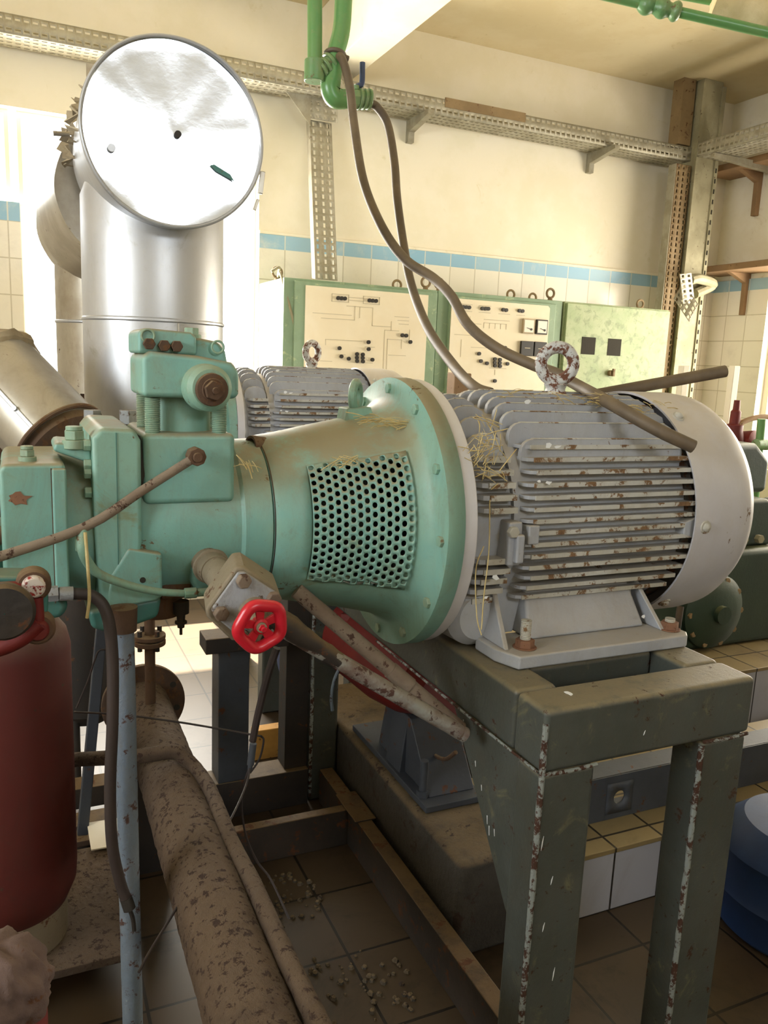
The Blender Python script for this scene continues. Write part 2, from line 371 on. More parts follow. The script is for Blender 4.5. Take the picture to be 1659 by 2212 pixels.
for x0, x1, z0, z1 in ((-3.0, 0.55, 0, 3.53), (1.85, 5.0, 0, 3.53), (0.55, 1.85, 0, 2.6), (0.55, 1.85, 3.3, 3.53)):  # high unseen opening, cut to suit the added front fill lamp
    b.box((x0, -3.2, z0), (x1, -3.0, z1))
struct('wall_front', b, 'paint_wall')
# tile dado with its blue top row
b = MB(); b.box((-3.0, 4.885, 0), (-1.6, 4.9, 2.16)); b.box((-1.6, 4.885, 0), (0.04, 4.9, 2.16)); b.box((0.04, 4.885, 0), (1.34, 4.9, 0.95)); b.box((1.34, 4.885, 0), (5.0, 4.9, 2.15))
struct('trim_1', b, 'wall_tile')
struct('trim_2', MB().box((1.34, 4.884, 2.15), (5.0, 4.9, 2.232)).box((-3.0, 4.884, 2.16), (0.04, 4.9, 2.255)), 'blue_tile')
struct('trim_3', MB().box((1.34, 4.880, 2.232), (5.0, 4.9, 2.250)), 'paint_wall', bevel=0.004)
struct('trim_4', MB().box((4.985, 4.36, 0), (5.0, 4.885, 2.15)), 'wall_tile_side')
struct('trim_5', MB().box((4.984, 4.36, 2.15), (5.0, 4.884, 2.232)), 'blue_tile_side')
struct('trim_6', MB().box((4.98, -3.0, 0), (5.0, 1.9, 2.2)), 'wall_tile_side')
# pale cladding panel of newer paint above the dado
# windows: frame and panes
def window(name, x0, x1, z0, z1, y, mulls, bars, group=None):
    f = MB(); w = 0.022
    f.box((x0, y - 0.03, z0), (x0 + w, y + 0.03, z1)); f.box((x1 - w, y - 0.03, z0), (x1, y + 0.03, z1))
    f.box((x0 + w, y - 0.03, z0), (x1 - w, y + 0.03, z0 + w)); f.box((x0 + w, y - 0.03, z1 - w), (x1 - w, y + 0.03, z1))
    for m_ in mulls: f.box((m_ - 0.02, y - 0.025, z0 + w), (m_ + 0.02, y + 0.025, z1 - w))
    for q in bars: f.box((x0 + w, y - 0.02, q - 0.015), (x1 - w, y + 0.02, q + 0.015))
    o = struct(name, f, 'window_frame')
    MB().box((x0 + w, y - 0.003, z0 + w), (x1 - w, y + 0.003, z1 - w)).build('pane', 'pane_glass', o)
    return o
window('window_1', 0.04, 1.34, 0.95, 2.73, 5.0, (), ())
window('window_2', -1.6, 0.0, 2.26, 2.73, 5.0, (-0.8,), ())
w3 = struct('window_3', MB().box((5.05, 1.9, 0.85), (5.1, 1.95, 2.5)).box((5.05, 4.31, 0.85), (5.1, 4.36, 2.5)).box((5.05, 1.95, 0.85), (5.1, 4.31, 0.9)).box((5.05, 1.95, 2.45), (5.1, 4.31, 2.5)).box((5.055, 3.1, 0.9), (5.095, 3.14, 2.45)), 'window_frame')
MB().box((5.072, 1.95, 0.9), (5.078, 4.31, 2.45)).build('pane', 'pane_glass', w3)
# concrete beam under the ceiling
struct('trim_7', MB().box((1.70, -3.0, 3.17), (1.90, 4.9, 3.53)), 'paint_wall_upper', bevel=0.006)

# ---------------------------------------------------------------- wall cable trays
t = thing('cable_tray', 'long perforated zinc cable tray running under the ceiling of the back wall', 'cable tray')
b = MB(); b.perf((-1.2, 4.66, 3.0), (1, 0, 0), (0, 1, 0), 140, 4, 0.04, 0.05, 0.024, 0.010)
b.build('tray_floor', 'tray_zinc', t, solid=0.002)
b = MB(); b.perf((-1.2, 4.66, 3.0), (1, 0, 0), (0, 0, 1), 140, 2, 0.04, 0.045, 0.024, 0.010)
b.build('tray_side', 'tray_zinc', t, solid=0.002)
b = MB(); b.box((-1.2, 4.858, 3.0), (4.4, 4.86, 3.09)); b.build('tray_side', 'tray_zinc', t)
b = MB()
for x in (0.9, 2.3, 3.7):
    b.prism([(x - 0.02, 4.9, 3.0), (x - 0.02, 4.6, 3.0), (x - 0.02, 4.6, 2.975), (x - 0.02, 4.86, 2.93), (x - 0.02, 4.86, 2.87), (x - 0.02, 4.9, 2.87)], (0.04, 0, 0))
    b.build('wall_bracket', 'tray_zinc', t); b = MB()
MB().box((2.42, 4.655, 3.045), (3.0, 4.662, 3.10)).build('cover_strip', 'tray_brown', t)
t = thing('cable_tray', 'short perforated cable tray on the right-hand wall meeting the corner column', 'cable tray')
MB().perf((4.36, 2.4, 3.005), (0, 1, 0), (0, 0, 1), 54, 2, 0.04, 0.045, 0.024, 0.012).build('tray_side', 'tray_zinc', t, solid=0.002)
MB().perf((4.36, 2.4, 3.005), (0, 1, 0), (1, 0, 0), 54, 5, 0.04, 0.05, 0.024, 0.012).build('tray_floor', 'tray_zinc', t, solid=0.002)
MB().prism([(5.0, 4.40, 3.00), (4.36, 4.40, 3.00), (4.36, 4.40, 2.975), (4.94, 4.40, 2.94), (4.94, 4.40, 2.88), (5.0, 4.40, 2.88)], (0, 0.035, 0)).build('wall_bracket', 'tray_zinc', t)
# vertical tray dropping to the cabinets (leans out from the wall)
t = thing('vertical_cable_tray', 'grey slotted cable ladder dropping from the wall tray onto the control cabinets', 'cable tray')
top = Vector((1.605, 4.79, 2.88)); bot = Vector((1.575, 4.53, 1.96)); ax = (bot - top).normalized()
n = 22; cu = (bot - top).length / n
MB().perf(top, ax, (1, 0, 0), n, 3, cu, 0.045, cu * 0.6, 0.013).build('tray_floor', 'tray_zinc', t, solid=0.002)
b = MB()
for x in (0, 0.135):
    b = MB(); b.prism([top + V(x, 0, 0), bot + V(x, 0, 0), bot + V(x, 0.06, 0.01), top + V(x, 0.06, 0.01)], (0.002, 0, 0)); b.build('tray_side', 'tray_zinc', t)
b = MB(); b.perf((1.575, 4.76, 2.88), (1, 0, 0), (0, 0, 1), 4, 4, 0.048, 0.035, 0.012, 0.012)
b.prism([(1.45, 4.759, 3.0), (1.60, 4.759, 2.84), (1.60, 4.759, 3.0)], (0, -0.003, 0))
b.build('junction_plate', 'tray_zinc', t, solid=0.002)
for x0 in (1.475, 1.71):
    MB().perf((x0, 4.49, 1.951), (1, 0, 0), (0, 1, 0), 3, 3, 0.032, 0.03, 0.022, 0.012).build('foot_plate', 'column_zinc', t, solid=0.002)

# ---------------------------------------------------------------- corner column of trays
t = thing('corner_riser', 'tall grey-brown steel riser standing in the right-hand corner of the room', 'riser')
MB().box((4.40, 4.60, 0), (4.575, 4.75, 3.53)).build('riser_duct', 'column_zinc', t, bevel=0.004)
MB().box((4.385, 4.59, 0.0), (4.42, 4.60, 3.5)).box((4.565, 4.59, 0), (4.595, 4.60, 3.5)).build('riser_lip', 'column_zinc', t)
b = MB(); b.perf((4.25, 4.63, 0.0), (0, 0, 1), (1, 0, 0), 74, 3, 0.04, 0.045, 0.024, 0.012); b.build('slotted_strip', 'tray_brown', t, solid=0.003)
MB().box((4.245, 4.63, 0), (4.25, 4.70, 2.96)).build('strip_side', 'tray_zinc', t)
MB().box((4.255, 4.69, 0), (4.385, 4.70, 2.96)).build('strip_back', 'shelf_brown', t)
MB().box((4.27, 4.66, 3.10), (4.38, 4.76, 3.53)).build('strip_head', 'tray_brown', t)
b = MB()
for k in range(30): b.box((4.574, 4.586, 0.9 + k * 0.07), (4.582, 4.592, 0.93 + k * 0.07))
b.build('slot_pattern', 'dark_hole', t)
# shelf brackets on the right wall
for z, lab in ((2.98, 'upper brown wall shelf on the right-hand wall, just below the cable tray'), (2.27, 'lower brown wall shelf on the right-hand wall, level with the blue tiles')):
    t = thing('wall_shelf', lab, 'shelf')
    MB().box((4.72, 2.6, z), (5.0, 4.86, z + 0.045)).build('board', 'shelf_brown', t, bevel=0.004)
    MB().prism([(4.78, 4.55, z), (5.0, 4.55, z), (5.0, 4.55, z - 0.30), (4.96, 4.55, z - 0.30), (4.955, 4.55, z - 0.07)], (0, 0.04, 0)).build('bracket', 'shelf_brown', t, bevel=0.003)
    if z < 2.5: MB().prism([(4.78, 4.02, z), (5.0, 4.02, z), (5.0, 4.02, z - 0.2), (4.96, 4.02, z - 0.2), (4.955, 4.02, z - 0.07)], (0, 0.04, 0)).build('bracket', 'shelf_brown', t, bevel=0.003)
# crumpled tray offcut where the blue band meets the riser
t = thing('tray_offcut', 'bent pale perforated tray piece hanging at the foot of the blue tile band', 'tray piece')
p = U(1440, 650, y=4.5); q = U(1500, 590, y=4.4)
MB().perf(U(1455, 645, y=4.45), U(1480, 600, y=4.45) - U(1455, 645, y=4.45), (0.35, -0.6, -0.9), 4, 4, 0.035, 0.05, 0.02, 0.018).build('bent_plate', 'tray_zinc', t, solid=0.003)
MB().perf(U(1468, 592, y=4.40), U(1475, 655, y=4.40) - U(1468, 592, y=4.40), (1, -0.2, 0.15), 6, 2, 0.034, 0.045, 0.018, 0.02).build('bent_strip', 'window_frame', t, solid=0.003)
MB().tube([U(1490, 605, y=4.42), U(1510, 602, y=4.45), U(1540, 615, y=4.6), U(1500, 635, y=4.55)], 0.035, n=10).build('cable_bundle', 'column_zinc', t)

# ---------------------------------------------------------------- electrical cabinets
def dots(b, pts, y, r=0.011):
    for x, z in pts: MB().cyl((x, y, z), (x, y - 0.012, z), r, n=12).build('indicator_lamp', 'black_plastic', b)
def lines(b, segs, y):
    for x0, z0, x1, z1 in segs:
        h = 0.0018; b.box((min(x0, x1) - h, y - 0.0012, min(z0, z1) - h), (max(x0, x1) + h, y, max(z0, z1) + h))
ZT = 1.94
def cabinet(lab, x0, x1, green):
    t = thing('control_cabinet', lab, 'cabinet')
    MB().box((x0, 4.37, 0.1), (x1, 4.87, ZT)).build('carcass', green, t, bevel=0.004)
    MB().box((x0 + 0.02, 4.39, 0.0), (x1 - 0.02, 4.85, 0.1)).build('plinth', 'black_plastic', t)
    return t
def lift_ring(x, y, cat_t, z=ZT, r=0.028, ax=(0, 1, 0), rr=0.0075, m='tray_brown'):
    MB().cyl((x, y, z), (x, y, z + 0.025), 0.018, 0.012, n=12).torus((x, y, z + 0.02 + r), ax, r, rr, 28, 10).build('lifting_eye', m, cat_t)
t1 = cabinet('green control cabinet nearest the window, cream panel with indicator lamps and no meters', 1.34, 2.285, 'cabinet_green')
MB().box((1.345, 4.42, 0.14), (1.339, 4.83, 1.87)).build('side_panel', 'cabinet_side', t1)
d = MB().box((1.395, 4.345, 0.14), (2.275, 4.37, 1.925)).build('door', 'cabinet_green', t1, bevel=0.004)
MB().box((1.455, 4.340, 0.3), (2.212, 4.346, 1.905)).build('mimic_panel', 'panel_cream', d)
dots(d, [(1.645, 1.849), (1.665, 1.849), (1.685, 1.849), (1.835, 1.849), (1.855, 1.849), (1.875, 1.849), (1.662, 1.575), (1.675, 1.53), (1.72, 1.519), (1.770, 1.547), (1.806, 1.546), (1.770, 1.527), (1.806, 1.527), (1.772, 1.508), (1.808, 1.507), (1.839, 1.617), (1.841, 1.578), (1.867, 1.519), (2.051, 1.667), (2.076, 1.666), (2.105, 1.631)], 4.34)
b = MB(); lines(b, [(1.61, 1.83, 1.71, 1.83), (1.61, 1.87, 1.71, 1.87), (1.61, 1.83, 1.61, 1.87), (1.71, 1.83, 1.71, 1.87), (1.80, 1.83, 1.90, 1.83), (1.80, 1.87, 1.90, 1.87), (1.80, 1.83, 1.80, 1.87), (1.90, 1.83, 1.90, 1.87),
                    (1.71, 1.858, 1.80, 1.858), (1.71, 1.842, 1.80, 1.842), (1.70, 1.81, 1.86, 1.81), (1.50, 1.76, 1.73, 1.76), (1.55, 1.735, 1.75, 1.735), (1.75, 1.735, 1.75, 1.81), (1.78, 1.75, 1.78, 1.81), (1.86, 1.81, 1.86, 1.71), (1.86, 1.71, 1.98, 1.71),
                    (1.98, 1.69, 1.98, 1.74), (1.94, 1.69, 2.03, 1.69), (1.94, 1.69, 1.94, 1.46), (1.96, 1.64, 2.05, 1.64), (1.96, 1.64, 1.96, 1.44), (1.58, 1.59, 1.58, 1.62), (1.58, 1.62, 1.80, 1.62), (2.0, 1.77, 2.09, 1.77), (2.02, 1.75, 2.09, 1.75), (2.03, 1.73, 2.09, 1.73),
                    (1.66, 1.54, 1.70, 1.54), (1.72, 1.50, 1.87, 1.50), (1.55, 1.50, 1.62, 1.50), (1.50, 1.42, 1.56, 1.42), (1.82, 1.59, 1.88, 1.59), (2.05, 1.64, 2.05, 1.59), (2.10, 1.70, 2.10, 1.64), (1.97, 1.55, 2.08, 1.55)], 4.34)
b.build('mimic_lines', 'panel_line', d)
t2 = cabinet('green control cabinet between the other two, cream panel with four square meters', 2.29, 3.19, 'cabinet_green')
d = MB().box((2.36, 4.345, 0.14), (3.125, 4.37, 1.915)).build('door', 'cabinet_green', t2, bevel=0.004)
MB().prism([(2.37, 4.346, 0.3), (3.06, 4.346, 0.3), (3.075, 4.346, 0.32), (3.075, 4.346, 1.885), (3.06, 4.346, 1.90), (2.37, 4.346, 1.90)], (0, -0.006, 0)).build('mimic_panel', 'panel_cream', d)
dots(d, [(2.445, 1.853), (2.466, 1.853), (2.487, 1.853), (2.578, 1.853), (2.60, 1.853), (2.621, 1.854), (2.727, 1.855), (2.749, 1.854), (2.845, 1.857), (2.868, 1.856), (2.576, 1.584), (2.592, 1.54), (2.636, 1.528), (2.691, 1.556), (2.728, 1.554), (2.691, 1.535), (2.728, 1.534), (2.694, 1.516), (2.731, 1.514), (2.759, 1.628), (2.784, 1.531), (2.701, 1.423)], 4.34)
b = MB(); lines(b, [(2.43, 1.83, 2.51, 1.83), (2.43, 1.87, 2.51, 1.87), (2.56, 1.83, 2.64, 1.83), (2.56, 1.87, 2.64, 1.87), (2.70, 1.83, 2.78, 1.83), (2.83, 1.83, 2.89, 1.83), (2.50, 1.80, 2.50, 1.76), (2.50, 1.76, 2.58, 1.76), (2.60, 1.79, 2.78, 1.79), (2.60, 1.74, 2.60, 1.77),
                    (2.64, 1.74, 2.64, 1.77), (2.68, 1.74, 2.68, 1.77), (2.72, 1.74, 2.72, 1.77), (2.76, 1.74, 2.76, 1.77), (2.60, 1.77, 2.76, 1.77), (2.40, 1.69, 2.55, 1.69), (2.45, 1.66, 2.45, 1.56), (2.52, 1.62, 2.70, 1.62), (2.66, 1.50, 2.78, 1.50), (2.70, 1.46, 2.70, 1.49)], 4.34)
b.build('mimic_lines', 'panel_line', d)
for x in (2.915, 3.015):
    g = MB().box((x - 0.042, 4.322, 1.722), (x + 0.042, 4.34, 1.812)).build('meter', 'meter_frame' if x < 3 else 'black_plastic', d, bevel=0.003)
    MB().box((x - 0.034, 4.3205, 1.730), (x + 0.034, 4.3225, 1.804)).build('meter_face', 'meter_face', g)
    b = MB(); b.obox((x + 0.004, 4.319, 1.752), (1, 0, -0.25), (0, 1, 0), 0.04, 0.003, 0.002); b.cyl((x + 0.018, 4.321, 1.748), (x + 0.018, 4.317, 1.748), 0.007, n=10); b.build('needle', 'black_plastic', g)
for x in (2.915, 3.015):
    g = MB().box((x - 0.046, 4.322, 1.585), (x + 0.046, 4.34, 1.675)).build('counter', 'black_plastic', d, bevel=0.003)
    MB().box((x - 0.02, 4.3205, 1.631), (x + 0.02, 4.3225, 1.635)).build('counter_mark', 'panel_line', g)
t3 = cabinet('mottled pale green control cabinet beside the corner riser, two square dark cut-outs', 3.205, 4.075, 'cabinet_green_pale')
d = MB().box((3.215, 4.35, 0.14), (4.07, 4.37, 1.93)).build('door', 'cabinet_green_pale', t3, bevel=0.004)
for x in (3.405, 3.618): MB().box((x - 0.055, 4.348, 1.615), (x + 0.055, 4.3505, 1.725)).build('instrument_opening', 'dark_hole', d)
MB().cyl((3.60, 4.35, 1.50), (3.60, 4.325, 1.50), 0.02, n=14).obox((3.607, 4.32, 1.505), (0, 0, 1), (0, 1, 0), 0.05, 0.014, 0.014).build('door_handle', 'tray_brown', d)
for x, y, tt in ((1.375, 4.62, t1), (2.19, 4.74, t1), (2.24, 4.44, t1), (2.33, 4.44, t2), (3.02, 4.72, t2), (3.14, 4.44, t2), (3.25, 4.80, t3), (4.02, 4.6, t3)):
    lift_ring(x, y, tt)
t = tag(MB().tube([(1.30, 4.48, 1.975), (1.345, 4.48, 2.0), (1.375, 4.60, 1.965), (1.34, 4.40, 1.93), (1.45, 4.36, 1.5), (1.47, 4.34, 1.2)], 0.008, n=8).build('lifting_wire', 'column_zinc'), 'thin wire loop hanging from the lifting eye on the cabinet nearest the window', 'wire')

# ---------------------------------------------------------------- green overhead pipes, valve, hoses
t = thing('green_pipework', 'glossy green pipes dropping from the ceiling to a valve with blue lever', 'pipe')
Yp = 2.9
P1 = U(680, 130, y=Yp); A0 = U(680, -80, y=Yp)
MB().tube([A0 + V(0, 0, .9), A0, P1, P1 + V(0, 0, -0.045)], 0.026, n=18, sm=0).build('drop_pipe', 'pipe_green', t)
P2 = U(745, -60, y=Yp); P3 = U(738, 60, y=Yp); P4 = U(724, 120, y=Yp); P5 = U(716, 190, y=Yp); 
MB().tube([P2 + V(0.02, 0, .8), P2, P3, P4, P5], lambda q: 0.031, n=18, sm=6).build('drop_pipe', 'pipe_green', t)
b = MB(); a0 = P1 + V(0, 0, -0.05); a1 = P4 + V(0, 0, -0.01)
b.cyl(a0 + V(0, 0, -0.02), a0 + V(0, 0, 0.05), 0.036).cyl(a0, a1, 0.027)
for f_ in (0.25, 0.45, 0.7): 
    c_ = a0.lerp(a1, f_); b.cyl(c_, a0.lerp(a1, f_ + 0.12), 0.036, n=20)
b.build('union', 'valve_green', t, bevel=0.003)
c0 = U(712, 200, y=Yp); c1 = U(795, 216, y=Yp)
b = MB(); b.tube([P5 + V(0, 0, 0.03), U(712, 190, y=Yp), U(722, 212, y=Yp), U(745, 214, y=Yp)], 0.033, n=18)
b.build('elbow', 'pipe_green', t)
b = MB(); b.cyl(U(735, 212, y=Yp), U(772, 214, y=Yp), 0.034, n=8); b.cyl(U(770, 213, y=Yp), U(800, 217, y=Yp), 0.030, n=20)
for x in (774, 784, 794): b.cyl(U(x, 214, y=Yp), U(x + 5, 215, y=Yp), 0.036, n=20)
b.cyl(U(768, 195, y=Yp), U(768, 185, y=Yp), 0.014)
b.build('ball_valve', 'valve_green', t, bevel=0.002)
MB().tube([U(768, 188, y=Yp), U(776, 185, y=Yp), U(782, 178, y=Yp), U(783, 135, y=Yp)], lambda q: 0.010, n=10, sm=4).build('lever', 'valve_blue', t)
MB().torus(P4, (0.15, 0.2, 1), 0.034, 0.008, 24, 8).cyl(U(730, 118, y=Yp - 0.03), U(752, 128, y=Yp - 0.03), 0.011, n=10).build('hose_clamp', 'cable_brown', t)
def hose(lab, pts, r, m='cable_brown', name='hose', cat='hose', **k):
    return tag(MB().tube(pts, r, n=12, sm=10, **k).build(name, m), lab, cat)
hose('long dark hose from the hose clamp, sagging across to rest over the motor', [U(733, 121, y=2.87), U(742, 135, y=2.84), U(755, 185, y=2.8), U(765, 270, y=2.75), U(785, 390, y=2.6), U(825, 490, y=2.45), U(875, 560, y=2.35), U(935, 600, y=2.25), U(975, 640, y=2.15), U(1010, 700, y=2.05), U(1070, 750, y=1.95), U(1150, 788, y=1.86), U(1200, 806, y=1.78), U(1240, 828, y=1.72), U(1320, 872, y=1.485), U(1420, 928, y=1.37), U(1498, 965, y=1.33)], 0.0150)
hose('second dark hose curling from the valve outlet down behind the flange', [U(797, 222, y=2.9), U(815, 232, y=2.9), U(838, 270, y=2.88), U(852, 350, y=2.8), U(858, 430, y=2.7), U(872, 530, y=2.6), U(890, 620, y=2.5), U(925, 710, y=2.3), U(980, 790, y=2.05), U(1025, 836, y=1.86), U(1060, 850, y=1.8)], 0.0150)
p0, p1 = U(1325, 846, y=1.74), U(1566, 802, y=1.66)
t = thing('stub_pipe', 'short brown pipe end lying across the top of the motor, pointing right', 'pipe')
MB().lathe(p0, p1 - p0, [(-0.12, 0.0), (-0.12, 0.0155), ((p1 - p0).length, 0.0165), ((p1 - p0).length, 0.0135), ((p1 - p0).length - 0.05, 0.0135), ((p1 - p0).length - 0.05, 0.0)], 20).build('tube_wall', 'cable_brown', t)
# overhead green pipe with foam at upper right
t = thing('overhead_pipe', 'green pipe with lumpy foam lagging below the ceiling, upper right', 'pipe')
a, b_ = U(1300, -15, z=3.2), U(1700, 75, z=3.2)
a, b_ = U(1300, -12, y=2.6), U(1700, 80, y=2.3)
MB().tube([a + (a - b_) * 0.6, a, b_, b_ + (b_ - a) * 0.6], 0.018, sm=0, n=14).build('green_pipe', 'pipe_green', t)
MB().tube([a.lerp(b_, 0.2), a.lerp(b_, 0.28), a.lerp(b_, 0.36), a.lerp(b_, 0.42)], lambda q: 0.021 + 0.014 * abs(math.sin(q * 9)), sm=6).build('coupling', 'valve_green', t)
c, d_ = U(1540, 10, y=2.5), U(1720, 45, y=2.35)
MB().tube([c, c.lerp(d_, .5), d_, d_ + (d_ - c)], 0.055, n=18, sm=6).build('foam_lagging', 'foam', t, disp=0.03, dscale=0.04)
c, d_ = U(1470, -15, y=2.6), U(1720, 30, y=2.4)
MB().tube([c, d_], 0.022, sm=0).build('green_pipe', 'pipe_green', t)
# ================================================================== foreground motor
AY, AZ = 1.66, 1.165
AX3 = (1, 0, 0)
def cy(x, r, ang):          # point on a coaxial cylinder, angle 0 faces the viewer, 90 is up
    a = math.radians(ang); return Vector((x, AY - r * math.cos(a), AZ + r * math.sin(a)))
motor = thing('electric_motor', 'large grey finned motor on the foreground stand, rusty lifting ring on top', 'motor', 'finned electric motors')
MB().lathe((0, AY, AZ), AX3, [(0.95, 0.15), (0.95, 0.249), (1.455, 0.249), (1.455, 0.15)], 72).build('housing', 'motor_grey', motor)
# side fins
b = MB()
def sidefin(b, x0, x1, z, th, tip, base, side):
    yb = AY + side * base; yt = AY + side * tip
    sg = [(x0, yb), (x0, yt - side * 0.018), (x0 + 0.006, yt - side * 0.006), (x0 + 0.02, yt), (x1 - 0.004, yt), (x1, yt - side * 0.006), (x1, yb)]
    b.mi = 0; vs = [(x, y, z + AZ - th / 2) for x, y in sg]
    b.prism(vs, (0, 0, th)); b.mi = 1
    b.box((x0 + 0.018, yt - side * 0.0005, z + AZ - th / 2 - 0.001), (x1 - 0.003, yt + side * 0.0035, z + AZ + th / 2 + 0.001)); b.mi = 0
zs = [0.172 - 0.0255 * k for k in range(14)]
for side in (-1, 1):
    for k, z in enumerate(zs):
        env = math.sqrt(max(0.281 ** 2 - z * z, 0)); base = math.sqrt(max(0.238 ** 2 - z * z, 0.0)) - 0.012
        x0 = 0.965 + (0.012 if abs(z) > 0.1 else 0.0); x1 = 1.44 - max(0, (abs(z - 0.02) - 0.10)) * 0.35
        b2 = MB(); sidefin(b2, x0, x1, z, 0.0075, min(env, 0.272), base, side)
        b2.build('cooling_fin', ['motor_grey', 'motor_edge'], motor)
# fins standing up from the top, stepped in height, rounded shoulders
def topfin(y, x0, x1, up, th, r=0.03, mname='motor_grey', drop=0.0):
    zt = AZ + math.sqrt(max(up * up - y * y, 0)); zb = AZ + math.sqrt(max(0.23 ** 2 - y * y, 0)) - 0.01 - drop
    sg = [(x0, zb), (x0, zt - r)] + [(x0 + r - r * math.cos(t), zt - r + r * math.sin(t)) for t in (0.4, 0.8, 1.2)] + [(x0 + r, zt), (x1 - r, zt), (x1 - r * 0.3, zt - r * 0.3), (x1, zt - r), (x1, zb)]
    c = MB(); c.prism([(x, AY + y - th / 2, z) for x, z in sg], (0, th, 0)); c.mi = 1
    c.box((x0 + r, AY + y - th / 2 - 0.0008, zt - 0.001), (x1 - r, AY + y + th / 2 + 0.0008, zt + 0.0015))
    return c.build('cooling_fin', [mname, 'motor_edge'], motor, bevel=0.0015, seg=2)
for k, y in enumerate([-0.212, -0.178, -0.146, -0.114, -0.082, -0.05, 0.0, 0.05, 0.082, 0.114, 0.146, 0.178, 0.212]):
    st = 0.035 * (1 - abs(y) / 0.22)
    topfin(y, 0.975 - 0.35 * st * 0 + (0.0 if abs(y) > 0.2 else -0.012), 1.43, 0.284, 0.011, drop=(0.03 if abs(y) > 0.2 else 0))
# drive-end shield with its own short ribs
MB().lathe((0, AY, AZ), AX3, [(0.828, 0.10), (0.828, 0.262), (0.842, 0.258), (0.86, 0.238), (0.90, 0.232), (0.955, 0.238), (0.955, 0.1)], 72).build('end_shield', 'motor_grey', motor)
for k, y in enumerate([-0.19, -0.15, -0.11, -0.07, -0.03, 0.03, 0.07, 0.11, 0.15, 0.19]):
    topfin(y, 0.852, 0.945, 0.274, 0.012, r=0.034)
for side in (-1, 1):
    for z in (0.146, 0.12, 0.095, 0.07, 0.044, -0.066, -0.09, -0.114, -0.14, -0.165):
        env = math.sqrt(0.268 ** 2 - z * z); base = math.sqrt(0.236 ** 2 - z * z) - 0.012
        b = MB(); sidefin(b, 0.862, 0.948, z, 0.010, env, base, side); b.build('cooling_fin', ['motor_grey', 'motor_edge'], motor)
# lug with bolt on the shield, socket block on the housing
b = MB(); b.box((0.925, AY - 0.272, AZ - 0.075), (0.958, AY - 0.225, AZ + 0.02)); b.box((0.938, AY - 0.285, AZ - 0.068), (0.958, AY - 0.265, AZ - 0.005)); b.build('shield_lug', 'motor_grey', motor, bevel=0.005)
MB().hexn((0.932, AY - 0.268, AZ + 0.0), (0, -1, 0), 0.013, 0.014).build('shield_bolt', 'motor_edge', motor, bevel=0.002)
b = MB(); b.box((0.97, AY - 0.278, AZ - 0.03), (0.998, AY - 0.235, AZ + 0.012)).build('terminal_pad', 'motor_grey', motor, bevel=0.004)
b = MB(); b.prism([(1.405, AY - 0.276, AZ + 0.0), (1.44, AY - 0.276, AZ + 0.012), (1.45, AY - 0.276, AZ - 0.01), (1.44, AY - 0.276, AZ - 0.04), (1.405, AY - 0.276, AZ - 0.03)], (0, 0.045, 0)); b.build('terminal_pad', 'motor_grey', motor, bevel=0.003)
# flange
MB().ring((0.800, AY, AZ), AX3, 0.303, 0.12, 0.030, 96).build('motor_flange', 'motor_cowl', motor, bevel=0.003)
# lower bulge of the end shield
MB().lathe((0.905, AY - 0.10, AZ - 0.205), (0, -1, 0), [(0, 0.001), (0.0, 0.075), (0.085, 0.07), (0.11, 0.05), (0.12, 0.001)], 32).build('drain_boss', 'motor_grey', motor)
# fan cowl
cw = MB(); cw.lathe((0, AY, AZ), AX3, [(1.425, 0.285), (1.423, 0.291), (1.56, 0.291), (1.60, 0.286), (1.632, 0.268), (1.652, 0.235), (1.660, 0.19), (1.660, 0.03), (1.655, 0.03), (1.650, 0.19), (1.62, 0.262), (1.56, 0.285), (1.425, 0.285)], 96)
cowl = cw.build('fan_cowl', 'motor_cowl', motor)
for ang in (-2, 55, 125, 178, -50, -130):
    p = cy(1.455, 0.288, ang); d = (p - V(1.455, AY, AZ)).normalized()
    MB().cyl(p, p + d * 0.006, 0.017, 0.015, n=24).lathe(p + d * 0.006, d, [(0, 0.011), (0.004, 0.010), (0.007, 0.006), (0.008, 0.0005)], 18).build('cowl_bolt', 'motor_edge', cowl)
MB().lathe((0, AY, AZ), AX3, [(1.425, 0.1), (1.425, 0.255), (1.44, 0.262), (1.45, 0.1)], 48).build('fan_end_shield', 'motor_dark', motor)
# lifting ring
ec = Vector((1.210, AY, AZ + 0.352)); ea = Vector((0.45, 0.89, 0)).normalized()
e = MB(); e.torus(ec, ea, 0.0395, 0.0150, 48, 16, sy=1.02)
e.tube([ec + V(0, 0, -0.078), ec + V(0, 0, -0.066), ec + V(0, 0, -0.056), ec + V(0, 0, -0.044)], lambda q: 0.034 - 0.010 * math.sin(q * PI) if q < 0.9 else 0.022, n=20, sm=4)
eye = e.build('lifting_ring', 'eye_paint', motor); eye['label'] = 'rust-flaked grey lifting ring'
MB().box((1.155, AY - 0.05, AZ + 0.255), (1.265, AY + 0.05, AZ + 0.280)).build('ring_seat', 'motor_grey', motor, bevel=0.006)
